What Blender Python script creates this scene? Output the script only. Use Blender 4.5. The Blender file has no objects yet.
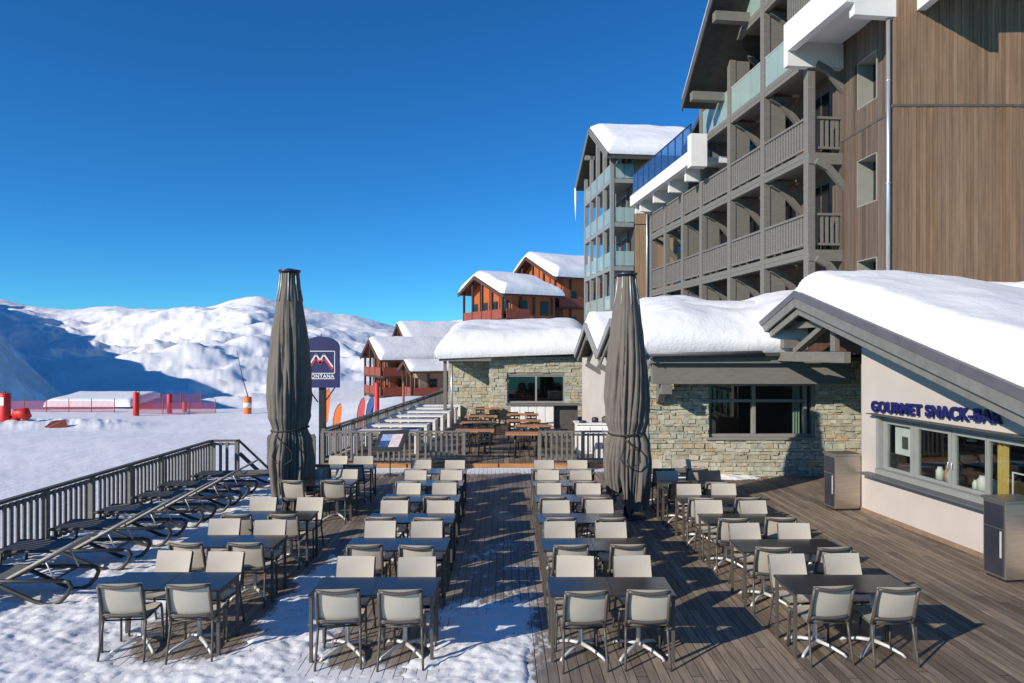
import bpy, math, random
import numpy as np
from mathutils import Vector, Matrix, noise
R = math.radians
random.seed(11)
sc = bpy.context.scene
col = sc.collection
FPX = 683.0
EYE = 3.4

# ------------------------------------------------------------------ materials
def newmat(name):
    m = bpy.data.materials.new(name); m.use_nodes = True
    nt = m.node_tree
    b = nt.nodes.get('Principled BSDF')
    return m, nt, b
def nd(nt, t, **kw):
    n = nt.nodes.new(t)
    for k, v in kw.items(): setattr(n, k, v)
    return n
def ramp(nt, stops):
    r = nd(nt, 'ShaderNodeValToRGB')
    el = r.color_ramp.elements
    while len(el) < len(stops): el.new(0.5)
    for e, (p, c) in zip(el, stops):
        e.position = p; e.color = (*c, 1) if len(c) == 3 else c
    return r
def coords(nt, scale=(1, 1, 1), kind='Object'):
    tc = nd(nt, 'ShaderNodeTexCoord'); mp = nd(nt, 'ShaderNodeMapping')
    mp.inputs['Scale'].default_value = scale
    nt.links.new(tc.outputs[kind], mp.inputs['Vector'])
    return mp.outputs['Vector']
def noi(nt, vec, scale, detail=4, rough=0.55):
    n = nd(nt, 'ShaderNodeTexNoise')
    n.inputs['Scale'].default_value = scale; n.inputs['Detail'].default_value = detail
    n.inputs['Roughness'].default_value = rough
    nt.links.new(vec, n.inputs['Vector'])
    return n.outputs['Fac']
def bump(nt, b, h, strength, dist=0.01):
    bp = nd(nt, 'ShaderNodeBump'); bp.inputs['Strength'].default_value = strength
    bp.inputs['Distance'].default_value = dist
    nt.links.new(h, bp.inputs['Height']); nt.links.new(bp.outputs['Normal'], b.inputs['Normal'])
def mul(c, k): return tuple(min(1, x*k) for x in c)
def mat(name, c, rough=0.6, var=0.15, ns=3.0, stretch=(1, 1, 1), metal=0.0, bmp=0.0, bs=40, bd=0.004):
    m, nt, b = newmat(name)
    v = coords(nt, stretch)
    f = noi(nt, v, ns)
    r = ramp(nt, [(0.3, mul(c, 1-var)), (0.7, mul(c, 1+var))])
    nt.links.new(f, r.inputs[0]); nt.links.new(r.outputs[0], b.inputs['Base Color'])
    b.inputs['Roughness'].default_value = rough; b.inputs['Metallic'].default_value = metal
    if bmp: bump(nt, b, noi(nt, v, bs), bmp, bd)
    return m
def mat_tint(name, cols, rough=0.75, grain=(1, 1, 1), gs=6, gv=0.35, bmp=0.3, bd=0.004):
    """colour picked per stone / board from the face attribute 'tint', plus grain"""
    m, nt, b = newmat(name)
    a = nd(nt, 'ShaderNodeAttribute', attribute_name='tint')
    n = len(cols)
    r = ramp(nt, [(i/(n-1), c) for i, c in enumerate(cols)])
    nt.links.new(a.outputs['Fac'], r.inputs[0])
    v = coords(nt, grain)
    f = noi(nt, v, gs, 6, 0.65)
    g = ramp(nt, [(0.25, (1-gv,)*3), (0.75, (1+gv,)*3)])
    nt.links.new(f, g.inputs[0])
    mx = nd(nt, 'ShaderNodeMix', data_type='RGBA', blend_type='MULTIPLY')
    mx.inputs[0].default_value = 1
    nt.links.new(r.outputs[0], mx.inputs[6]); nt.links.new(g.outputs[0], mx.inputs[7])
    nt.links.new(mx.outputs[2], b.inputs['Base Color'])
    b.inputs['Roughness'].default_value = rough
    if bmp: bump(nt, b, f, bmp, bd)
    return m
def mat_glass(name, tint, trans=0.6, rough=0.02, body=None, bodyf=0.0, fres=1.45):
    m, nt, b = newmat(name)
    nt.nodes.remove(b)
    out = nt.nodes['Material Output']
    t = nd(nt, 'ShaderNodeBsdfTransparent'); t.inputs[0].default_value = (*tint, 1)
    g = nd(nt, 'ShaderNodeBsdfGlossy'); g.inputs['Roughness'].default_value = rough
    g.inputs[0].default_value = (0.95, 0.97, 1, 1)
    fr = nd(nt, 'ShaderNodeFresnel')
    gm = nd(nt, 'ShaderNodeNewGeometry'); mr = nd(nt, 'ShaderNodeMapRange')
    mr.inputs['To Min'].default_value = fres; mr.inputs['To Max'].default_value = 1/fres
    nt.links.new(gm.outputs['Backfacing'], mr.inputs['Value']); nt.links.new(mr.outputs[0], fr.inputs['IOR'])
    mx = nd(nt, 'ShaderNodeMixShader')
    nt.links.new(fr.outputs[0], mx.inputs[0])
    if body:
        d = nd(nt, 'ShaderNodeBsdfDiffuse'); d.inputs[0].default_value = (*body, 1)
        m2 = nd(nt, 'ShaderNodeMixShader'); m2.inputs[0].default_value = bodyf
        nt.links.new(t.outputs[0], m2.inputs[1]); nt.links.new(d.outputs[0], m2.inputs[2])
        nt.links.new(m2.outputs[0], mx.inputs[1])
    else:
        nt.links.new(t.outputs[0], mx.inputs[1])
    nt.links.new(g.outputs[0], mx.inputs[2])
    nt.links.new(mx.outputs[0], out.inputs[0])
    return m

def snow_mat(name, coarse=1.3, fine=11, b1=0.6, d1=0.10, c=(0.80, 0.81, 0.83)):
    m, nt, b = newmat(name)
    v = coords(nt)
    f1 = noi(nt, v, coarse, 6, 0.6); f2 = noi(nt, v, fine, 5, 0.65)
    ad = nd(nt, 'ShaderNodeMath', operation='MULTIPLY_ADD')
    ad.inputs[1].default_value = 0.25
    nt.links.new(f2, ad.inputs[0]); nt.links.new(f1, ad.inputs[2])
    r = ramp(nt, [(0.3, mul(c, 0.94)), (0.65, c)])
    nt.links.new(f1, r.inputs[0]); nt.links.new(r.outputs[0], b.inputs['Base Color'])
    b.inputs['Roughness'].default_value = 0.65
    b.inputs['Specular IOR Level'].default_value = 0.25
    bump(nt, b, ad.outputs[0], b1, d1)
    return m

M = {}
M['snow'] = snow_mat('roof snow')
M['deck_snow'] = snow_mat('trodden snow', 5, 30, 0.4, 0.04, (0.84, 0.845, 0.855))
M['piste'] = snow_mat('terrain snow', 0.35, 3.5, 0.5, 0.12)
M['timber'] = mat('grey painted timber', (0.165, 0.156, 0.138), 0.7, 0.12, 4, (1, 1, 6), bmp=0.2)
M['timber_dark'] = mat('dark timber', (0.085, 0.078, 0.07), 0.7, 0.2, 4, bmp=0.2)
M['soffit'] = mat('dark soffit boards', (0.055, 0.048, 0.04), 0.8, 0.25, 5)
M['metal_roof'] = mat('zinc roof edge', (0.105, 0.10, 0.115), 0.5, 0.15, 3)
M['barge'] = mat('bargeboard', (0.17, 0.168, 0.155), 0.6, 0.15, 5)
M['render'] = mat('beige render', (0.48, 0.43, 0.39), 0.85, 0.07, 1.0, bmp=0.25, bs=120, bd=0.003)
M['white'] = mat('white concrete', (0.72, 0.71, 0.69), 0.7, 0.05, 2)
M['white_paint'] = mat('white paint', (0.78, 0.77, 0.74), 0.5, 0.06, 3)
M['winframe'] = mat('grey window frame', (0.25, 0.255, 0.24), 0.45, 0.06, 4)
M['frame_grey'] = mat('taupe window frame', (0.25, 0.23, 0.21), 0.5, 0.08, 4)
M['ledge'] = mat('slate ledge', (0.10, 0.105, 0.105), 0.45, 0.15, 8)
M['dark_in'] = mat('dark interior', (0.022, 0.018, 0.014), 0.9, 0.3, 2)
M['brown_in'] = mat('brown interior', (0.07, 0.045, 0.028), 0.8, 0.4, 3)
M['glass'] = mat_glass('window glass', (0.85, 0.88, 0.86), fres=1.5)
M['dark_glass'] = mat('dark window', (0.012, 0.012, 0.013), 0.05, 0.2, 2)
M['teal_glass'] = mat_glass('balcony glass', (0.80, 0.92, 0.88), body=(0.50, 0.62, 0.58), bodyf=0.45, rough=0.05)
M['sky_tint_glass'] = mat_glass('sky tinted glass', (0.45, 0.66, 0.92), body=(0.10, 0.22, 0.42), bodyf=0.22, rough=0.02, fres=1.6)  # sky reflection put into the blue tint and body colour
M['steel'] = mat('brushed steel', (0.46, 0.41, 0.35), 0.38, 0.12, 3, (1, 1, 12), metal=0.9)
M['steel_dark'] = mat('dark steel', (0.055, 0.06, 0.08), 0.35, 0.15, 3, metal=0.5)
M['alu'] = mat('aluminium', (0.62, 0.61, 0.58), 0.4, 0.06, 6, metal=0.25)
M['pipe'] = mat('zinc downpipe', (0.62, 0.62, 0.64), 0.3, 0.05, 5, metal=0.7)
M['chair_frame'] = mat('taupe chair frame', (0.085, 0.073, 0.062), 0.45, 0.08, 6)
M['sling'] = mat('beige sling', (0.48, 0.435, 0.36), 0.75, 0.05, 2, bmp=0.15, bs=260, bd=0.001)
M['black'] = mat('black plastic', (0.02, 0.02, 0.022), 0.45, 0.2, 5)
M['table'] = mat('dark table laminate', (0.028, 0.028, 0.03), 0.17, 0.18, 2.5)
M['lounger'] = mat('dark lounger frame', (0.052, 0.048, 0.042), 0.45, 0.15, 6)
M['lounger_sling'] = mat('dark lounger mesh', (0.15, 0.145, 0.135), 0.7, 0.15, 30)
M['lounger_edge_sunlit'] = mat('sunlit lounger edge', (0.40, 0.36, 0.30), 0.5, 0.08, 6)  # sunlight on the raised backrest bars, put into a pale beige colour
M['cloth'] = mat('taupe parasol cloth', (0.15, 0.128, 0.108), 0.85, 0.1, 3, bmp=0.25, bs=60, bd=0.004)
M['strap'] = mat('dark strap', (0.03, 0.026, 0.025), 0.7, 0.2, 6)
M['navy'] = mat('navy sign', (0.016, 0.02, 0.10), 0.6, 0.06, 2)
M['sign_white'] = mat('sign white', (0.75, 0.75, 0.78), 0.5, 0.03, 4)
M['sign_red'] = mat('sign red', (0.55, 0.03, 0.06), 0.5, 0.06, 4)
M['letter_blue'] = mat('blue letters', (0.005, 0.008, 0.10), 0.6, 0.05, 3)
M['red'] = mat('red padding', (0.62, 0.018, 0.012), 0.55, 0.1, 3)
M['orange'] = mat('orange padding', (0.75, 0.17, 0.03), 0.6, 0.08, 3)
M['flag_blue'] = mat('blue flag', (0.06, 0.12, 0.33), 0.7, 0.1, 3)
M['flag_red'] = mat('red flag', (0.55, 0.09, 0.09), 0.7, 0.1, 3)
M['orange_wood'] = mat('honey larch', (0.43, 0.105, 0.024), 0.6, 0.2, 3, (1, 1, 8))
M['red_wood'] = mat('red brown larch', (0.33, 0.075, 0.028), 0.65, 0.2, 3, (1, 1, 8))
M['dark_wood'] = mat('dark chalet wood', (0.075, 0.035, 0.022), 0.7, 0.2, 3)
M['rail_wood'] = mat('red balcony wood', (0.26, 0.06, 0.035), 0.7, 0.15, 3)
M['table_wood'] = mat('warm table wood', (0.50, 0.21, 0.08), 0.45, 0.15, 4)
M['step_wood'] = mat('orange step board', (0.40, 0.19, 0.06), 0.65, 0.25, 3, (0.3, 1, 4))
M['curtain'] = mat('ochre curtain', (0.55, 0.38, 0.10), 0.8, 0.15, 8, (12, 12, 1))
M['green_curtain'] = mat('pale green curtain', (0.25, 0.33, 0.27), 0.8, 0.15, 8, (12, 12, 1))
M['tan_board'] = mat_tint('tan boards', [(0.27, 0.165, 0.085), (0.33, 0.20, 0.105), (0.30, 0.19, 0.10)], 0.7, (1, 1, 0.1), 12, 0.2)
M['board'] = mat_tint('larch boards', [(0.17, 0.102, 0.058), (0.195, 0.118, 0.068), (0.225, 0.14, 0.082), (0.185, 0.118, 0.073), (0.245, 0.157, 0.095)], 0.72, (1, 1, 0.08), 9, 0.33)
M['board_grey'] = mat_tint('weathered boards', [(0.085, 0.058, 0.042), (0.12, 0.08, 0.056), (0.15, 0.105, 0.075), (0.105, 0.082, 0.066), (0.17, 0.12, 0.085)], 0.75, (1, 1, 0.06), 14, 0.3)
STONE = [(0.36, 0.345, 0.27), (0.33, 0.315, 0.235), (0.40, 0.36, 0.26), (0.38, 0.39, 0.30), (0.47, 0.44, 0.35), (0.30, 0.34, 0.285), (0.45, 0.32, 0.17), (0.45, 0.43, 0.34), (0.42, 0.385, 0.29), (0.42, 0.40, 0.33)]
M['stone'] = mat_tint('field stone', STONE, 0.85, (1, 1, 1), 9, 0.35, 0.6, 0.012)
M['mortar'] = mat('mortar', (0.24, 0.22, 0.17), 0.9, 0.2, 6)

def deck_mat(name, tone=1.35, pitch=0.115):
    m, nt, b = newmat(name)
    tc = nd(nt, 'ShaderNodeTexCoord'); sx = nd(nt, 'ShaderNodeSeparateXYZ')
    nt.links.new(tc.outputs['Object'], sx.inputs[0])
    def mth(op, a, bb=None, c=None):
        n = nd(nt, 'ShaderNodeMath', operation=op)
        for i, q in enumerate((a, bb, c)):
            if q is None: continue
            if isinstance(q, (int, float)): n.inputs[i].default_value = q
            else: nt.links.new(q, n.inputs[i])
        return n.outputs[0]
    x = mth('ADD', sx.outputs['X'], mth('MULTIPLY', sx.outputs['Y'], 0.012))
    u = mth('DIVIDE', x, pitch)
    fl = mth('FLOOR', u); fr = mth('FRACT', u)
    wn = nd(nt, 'ShaderNodeTexWhiteNoise', noise_dimensions='1D'); nt.links.new(fl, wn.inputs['W'])
    # board ends, staggered per board
    yy = mth('ADD', mth('DIVIDE', sx.outputs['Y'], 3.2), mth('MULTIPLY', wn.outputs['Value'], 7.0))
    yf = mth('FRACT', yy); yfl = mth('FLOOR', yy)
    wn2 = nd(nt, 'ShaderNodeTexWhiteNoise', noise_dimensions='2D')
    cb = nd(nt, 'ShaderNodeCombineXYZ'); nt.links.new(fl, cb.inputs[0]); nt.links.new(yfl, cb.inputs[1])
    nt.links.new(cb.outputs[0], wn2.inputs['Vector'])
    edge = mth('MINIMUM', fr, mth('SUBTRACT', 1.0, fr))
    gap = mth('LESS_THAN', edge, 0.035)
    gap2 = mth('LESS_THAN', mth('MINIMUM', yf, mth('SUBTRACT', 1.0, yf)), 0.0016)
    gp = mth('MAXIMUM', gap, gap2)
    v = coords(nt, (14, 0.7, 1)); gr = noi(nt, v, 2.2, 7, 0.7)
    big = noi(nt, coords(nt, (1, 0.55, 1)), 0.55, 5, 0.62)
    t = tone
    base = ramp(nt, [(0, (0.115*t, 0.088*t, 0.065*t)), (0.5, (0.16*t, 0.124*t, 0.091*t)), (1, (0.22*t, 0.173*t, 0.127*t))])
    nt.links.new(wn2.outputs['Value'], base.inputs[0])
    g = ramp(nt, [(0.28, (0.42,)*3), (0.70, (1.45,)*3)]); nt.links.new(gr, g.inputs[0])
    wet = ramp(nt, [(0.34, (0.34, 0.31, 0.29)), (0.47, (0.85, 0.83, 0.80)), (0.62, (1.12, 1.08, 1.0))]); nt.links.new(big, wet.inputs[0])
    a = nd(nt, 'ShaderNodeMix', data_type='RGBA', blend_type='MULTIPLY'); a.inputs[0].default_value = 1
    nt.links.new(base.outputs[0], a.inputs[6]); nt.links.new(g.outputs[0], a.inputs[7])
    a2 = nd(nt, 'ShaderNodeMix', data_type='RGBA', blend_type='MULTIPLY'); a2.inputs[0].default_value = 1
    nt.links.new(a.outputs[2], a2.inputs[6]); nt.links.new(wet.outputs[0], a2.inputs[7])
    a3 = nd(nt, 'ShaderNodeMix', data_type='RGBA'); nt.links.new(gp, a3.inputs[0])
    nt.links.new(a2.outputs[2], a3.inputs[6]); a3.inputs[7].default_value = (0.012, 0.01, 0.008, 1)
    da = nd(nt, 'ShaderNodeAttribute', attribute_name='dust')
    dn = noi(nt, coords(nt, (1, 0.6, 1)), 9, 8, 0.78)
    dd_ = mth('SUBTRACT', da.outputs['Fac'], mth('ADD', dn, mth('MULTIPLY', gp, 0.25)))
    dr = nd(nt, 'ShaderNodeMapRange'); dr.inputs['From Min'].default_value = -0.03; dr.inputs['From Max'].default_value = 0.10
    nt.links.new(dd_, dr.inputs['Value'])
    frost = mth('MULTIPLY', da.outputs['Fac'], 0.22)
    dm = mth('MAXIMUM', mth('MULTIPLY', dr.outputs[0], 0.92), mth('MULTIPLY', frost, mth('SUBTRACT', 1.0, gp)))
    a4 = nd(nt, 'ShaderNodeMix', data_type='RGBA'); nt.links.new(dm, a4.inputs[0])
    nt.links.new(a3.outputs[2], a4.inputs[6]); a4.inputs[7].default_value = (0.80, 0.81, 0.83, 1)
    a3 = a4
    nt.links.new(a3.outputs[2], b.inputs['Base Color'])
    rr = ramp(nt, [(0.36, (0.42,)*3), (0.52, (0.78,)*3)]); nt.links.new(big, rr.inputs[0])
    nt.links.new(rr.outputs[0], b.inputs['Roughness'])
    h = mth('SUBTRACT', mth('MULTIPLY', gr, 0.35), gp)
    bump(nt, b, h, 0.6, 0.008)
    return m
M['deck'] = deck_mat('weathered deck boards')
M['deck_far'] = deck_mat('far deck boards', 1.25, 0.16)

def terrain_mat():
    m, nt, b = newmat('alpine snow and rock')
    v = coords(nt)
    geo = nd(nt, 'ShaderNodeNewGeometry')
    sx = nd(nt, 'ShaderNodeSeparateXYZ'); nt.links.new(geo.outputs['True Normal'], sx.inputs[0])
    n1 = noi(nt, v, 0.012, 8, 0.7); n2 = noi(nt, v, 0.35, 6, 0.6); n3 = noi(nt, v, 3.0, 5, 0.6)
    # rock on steep ground, broken by noise
    s = nd(nt, 'ShaderNodeMath', operation='MULTIPLY_ADD'); s.inputs[1].default_value = 0.55
    nt.links.new(n1, s.inputs[0]); nt.links.new(sx.outputs['Z'], s.inputs[2])
    k = ramp(nt, [(0.0, (1, 1, 1)), (0.98, (1, 1, 1)), (1.0, (0, 0, 0))])
    mr = nd(nt, 'ShaderNodeMapRange'); mr.inputs['From Min'].default_value = 0.93; mr.inputs['From Max'].default_value = 1.02
    mr.inputs['To Min'].default_value = 0.4; mr.inputs['To Max'].default_value = 0.0
    nt.links.new(s.outputs[0], mr.inputs['Value'])
    at = nd(nt, 'ShaderNodeAttribute', attribute_name='far')
    n5 = noi(nt, coords(nt, (1, 1, 3)), 0.055, 9, 0.8); r5 = ramp(nt, [(0.58, (0, 0, 0)), (0.74, (0.28,)*3)]); nt.links.new(n5, r5.inputs[0])
    n6 = noi(nt, v, 0.0035, 3, 0.5); r6 = ramp(nt, [(0.42, (0, 0, 0)), (0.60, (1, 1, 1))]); nt.links.new(n6, r6.inputs[0])
    s5 = nd(nt, 'ShaderNodeMath', operation='MULTIPLY'); nt.links.new(r5.outputs[0], s5.inputs[0]); nt.links.new(r6.outputs[0], s5.inputs[1])
    mxx = nd(nt, 'ShaderNodeMath', operation='MAXIMUM'); nt.links.new(mr.outputs[0], mxx.inputs[0]); nt.links.new(s5.outputs[0], mxx.inputs[1])
    mm = nd(nt, 'ShaderNodeMath', operation='MULTIPLY'); nt.links.new(mxx.outputs[0], mm.inputs[0]); nt.links.new(at.outputs['Fac'], mm.inputs[1])
    sn = ramp(nt, [(0.3, (0.78, 0.79, 0.81)), (0.7, (0.87, 0.875, 0.885))]); nt.links.new(n2, sn.inputs[0])
    mx = nd(nt, 'ShaderNodeMix', data_type='RGBA'); nt.links.new(mm.outputs[0], mx.inputs[0])
    nt.links.new(sn.outputs[0], mx.inputs[6]); mx.inputs[7].default_value = (0.16, 0.15, 0.15, 1)
    nt.links.new(mx.outputs[2], b.inputs['Base Color'])
    b.inputs['Roughness'].default_value = 0.7; b.inputs['Specular IOR Level'].default_value = 0.2
    ad = nd(nt, 'ShaderNodeMath', operation='MULTIPLY_ADD'); ad.inputs[1].default_value = 0.3
    gr = noi(nt, coords(nt, (1.6, 0.12, 1)), 2.0, 5, 0.65)          # groomed streaks along the run
    a2 = nd(nt, 'ShaderNodeMath', operation='MULTIPLY_ADD'); a2.inputs[1].default_value = 0.45
    nt.links.new(n3, ad.inputs[0]); nt.links.new(n2, ad.inputs[2]); nt.links.new(gr, a2.inputs[0]); nt.links.new(ad.outputs[0], a2.inputs[2])
    bump(nt, b, a2.outputs[0], 0.55, 0.14)
    return m
M['terrain'] = terrain_mat()

def net_mat():
    m, nt, b = newmat('red safety netting')
    out = nt.nodes['Material Output']
    v = coords(nt); ch = nd(nt, 'ShaderNodeTexChecker'); ch.inputs['Scale'].default_value = 9
    nt.links.new(v, ch.inputs['Vector'])
    b.inputs['Base Color'].default_value = (0.42, 0.07, 0.12, 1)
    t = nd(nt, 'ShaderNodeBsdfTransparent'); mx = nd(nt, 'ShaderNodeMixShader')
    fm_ = nd(nt, 'ShaderNodeMapRange'); fm_.inputs['To Min'].default_value = 0.45
    nt.links.new(ch.outputs['Fac'], fm_.inputs['Value']); nt.links.new(fm_.outputs[0], mx.inputs[0]); nt.links.new(b.outputs[0], mx.inputs[1]); nt.links.new(t.outputs[0], mx.inputs[2])
    nt.links.new(mx.outputs[0], out.inputs[0])
    return m
M['net'] = net_mat()

# ------------------------------------------------------------------ mesh helpers
BOXF = [(0, 3, 2, 1), (4, 5, 6, 7), (0, 1, 5, 4), (1, 2, 6, 5), (2, 3, 7, 6), (3, 0, 4, 7)]
class MB:
    def __init__(s, T=None):
        s.v = []; s.f = []; s.t = []; s.sm = []; s.T = T
    def add(s, vs, fs, tint=0.5, smooth=False):
        o = len(s.v)
        for p in vs:
            p = Vector(p)
            if s.T is not None: p = s.T @ p
            s.v.append(tuple(p))
        for f in fs:
            s.f.append(tuple(i+o for i in f)); s.t.append(tint); s.sm.append(smooth)
        return s
    def box(s, x0, x1, y0, y1, z0, z1, tint=0.5):
        return s.add([(x0, y0, z0), (x1, y0, z0), (x1, y1, z0), (x0, y1, z0), (x0, y0, z1), (x1, y0, z1), (x1, y1, z1), (x0, y1, z1)], BOXF, tint)
    def beam(s, p, q, w, h, up=(0, 0, 1), tint=0.5):
        p = Vector(p); q = Vector(q); d = (q-p).normalized(); up = Vector(up)
        a = d.cross(up)
        if a.length < 1e-4: a = d.cross(Vector((0, 1, 0)))
        a.normalize(); b = a.cross(d).normalized()
        a *= w/2; b *= h/2
        vs = [p-a-b, p+a-b, p+a+b, p-a+b, q-a-b, q+a-b, q+a+b, q-a+b]
        return s.add(vs, BOXF, tint)
    def tube(s, path, r, n=8, rx=None):
        path = [Vector(p) for p in path]; k = len(path)
        rs = r if isinstance(r, (list, tuple)) else [r]*k
        vs = []; fs = []
        d0 = (path[1]-path[0]).normalized()
        a = d0.orthogonal().normalized()
        for i in range(k):
            if i == 0: d = d0
            elif i == k-1: d = (path[-1]-path[-2]).normalized()
            else: d = ((path[i+1]-path[i]).normalized()+(path[i]-path[i-1]).normalized()).normalized()
            a = (a-d*a.dot(d)).normalized(); b = d.cross(a)
            for j in range(n):
                t = 2*math.pi*j/n
                vs.append(path[i]+(a*math.cos(t)+b*math.sin(t))*rs[i])
        for i in range(k-1):
            for j in range(n):
                fs.append((i*n+j, i*n+(j+1) % n, (i+1)*n+(j+1) % n, (i+1)*n+j))
        s.add(vs, fs, smooth=True)
        o = len(s.v)-len(vs)
        s.f.append(tuple(o+j for j in reversed(range(n)))); s.t.append(.5); s.sm.append(False)
        s.f.append(tuple(o+(k-1)*n+j for j in range(n))); s.t.append(.5); s.sm.append(False)
        return s
    def prism(s, poly, axis, a, b, tint=0.5):
        """poly: 2-D outline in the two other axes (in xyz order), extruded on axis from a to b"""
        n = len(poly); vs = []
        for e in (a, b):
            for p in poly:
                q = list(p); q.insert(axis, e); vs.append(q)
        fs = [tuple(range(n)), tuple(range(2*n-1, n-1, -1))]
        fs += [(i, i+n, (i+1) % n+n, (i+1) % n) for i in range(n)]
        return s.add(vs, fs, tint)
    def grid(s, P, nu, nv, smooth=True, tint=.5, flip=False):
        vs = [P(i/(nu-1), j/(nv-1)) for j in range(nv) for i in range(nu)]
        fs = []
        for j in range(nv-1):
            for i in range(nu-1):
                q = (j*nu+i, j*nu+i+1, (j+1)*nu+i+1, (j+1)*nu+i)
                fs.append(q[::-1] if flip else q)
        return s.add(vs, fs, tint, smooth)
    def build(s, name, m, parent=None, bevel=0.0, world=True, fix=True):
        me = bpy.data.meshes.new(name)
        vs = s.v
        if parent is not None and world:
            inv = WM[parent.name].inverted()
            vs = [tuple(inv @ Vector(p)) for p in vs]
        me.from_pydata(vs, [], s.f)
        if fix:
            import bmesh
            bm = bmesh.new(); bm.from_mesh(me)
            bmesh.ops.recalc_face_normals(bm, faces=bm.faces); bm.to_mesh(me); bm.free()
        at = me.attributes.new('tint', 'FLOAT', 'FACE'); at.data.foreach_set('value', s.t)
        me.polygons.foreach_set('use_smooth', s.sm)
        me.materials.append(M[m] if isinstance(m, str) else m)
        me.update()
        o = bpy.data.objects.new(name, me); col.objects.link(o)
        if parent is not None:
            o.parent = parent; WM[o.name] = WM[parent.name].copy()
        else: WM[o.name] = Matrix.Identity(4)
        if bevel:
            b = o.modifiers.new('bevel', 'BEVEL'); b.width = bevel; b.segments = 2; b.limit_method = 'ANGLE'; b.angle_limit = R(40)
        return o
WM = {}
def props(o, label, cat, group=None):
    o['label'] = label; o['category'] = cat
    if group: o['group'] = group
    return o
def thing(name, label, cat, loc=(0, 0, 0), rz=0.0, group=None):
    o = bpy.data.objects.new(name, None); col.objects.link(o)
    o.empty_display_size = 0.2
    o.location = loc; o.rotation_euler = (0, 0, rz)
    WM[o.name] = Matrix.Translation(loc) @ Matrix.Rotation(rz, 4, 'Z')
    return props(o, label, cat, group)
def struct(o, kind='structure'):
    o['kind'] = kind; return o
def copy_tree(o, parent=None):
    c = o.copy(); col.objects.link(c)
    if parent is not None: c.parent = parent
    for ch in list(o.children): copy_tree(ch, c)
    return c
def bx(*a, **k): return MB().box(*a, **k)

def boards(mb, T, u0, u1, z0, z1, w=0.13, thick=0.03, holes=(), gap=0.008, seed=1):
    """vertical boards on the local plane y=0 facing -y, x from u0 to u1; holes = (x0,x1,z0,z1)"""
    rnd = random.Random(seed); mb.T = T
    x = u0
    while x < u1-0.02:
        xe = min(u1, x+w*rnd.uniform(0.75, 1.15))
        if u1-xe < 0.04: xe = u1
        segs = [(z0, z1)]
        for hx0, hx1, hz0, hz1 in holes:
            if xe > hx0+0.01 and x < hx1-0.01:
                ns = []
                for a, b in segs:
                    if b <= hz0 or a >= hz1: ns.append((a, b)); continue
                    if a < hz0: ns.append((a, hz0))
                    if b > hz1: ns.append((hz1, b))
                segs = ns
        d = rnd.uniform(0, 0.014); t = rnd.random()
        for a, b in segs:
            mb.box(x+gap/2, xe-gap/2, -thick-d, 0, a, b, t)
        x = xe
    return mb
def stones(mb, T, u0, u1, z0, z1, holes=(), hr=(0.05, 0.14), wr=(0.07, 0.36), seed=3):
    """rough coursed stones on the local plane y=0 facing -y"""
    rnd = random.Random(seed); mb.T = T
    z = z0
    while z < z1-0.02:
        h = min(rnd.uniform(*hr), z1-z)
        if z1-(z+h) < 0.04: h = z1-z
        x = u0
        while x < u1-0.02:
            w = min(rnd.uniform(*wr)*(1.25 if h < 0.1 else 1), u1-x)
            if u1-(x+w) < 0.06: w = u1-x
            x0, x1, za, zb = x+0.006, x+w-0.006, z+0.005, z+h-0.005
            x += w
            skip = False
            for hx0, hx1, hz0, hz1 in holes:
                if x1 > hx0 and x0 < hx1 and zb > hz0+0.03 and za < hz1-0.03:
                    if x0 < hx0-0.05: x1 = hx0
                    elif x1 > hx1+0.05: x0 = hx1
                    else: skip = True
            if skip or x1-x0 < 0.02: continue
            d = 0.03+rnd.uniform(0, 0.05); j = lambda a=0.028: rnd.uniform(-a, a)
            f = 0.012
            vs = [(x0+j()*.5, -d+j(.006), za+j()*.5), (x1+j()*.5, -d+j(.006), za+j()*.5), (x1+j()*.5, -d+j(.006), zb+j()*.5), (x0+j()*.5, -d+j(.006), zb+j()*.5),
                  (x0-f*.3, 0.0, za-f*.3), (x1+f*.3, 0, za-f*.3), (x1+f*.3, 0, zb+f*.3), (x0-f*.3, 0, zb+f*.3)]
            mb.add(vs, [(0, 1, 2, 3), (0, 4, 5, 1), (1, 5, 6, 2), (2, 6, 7, 3), (3, 7, 4, 0)], rnd.random())
        z += h
    return mb
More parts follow.
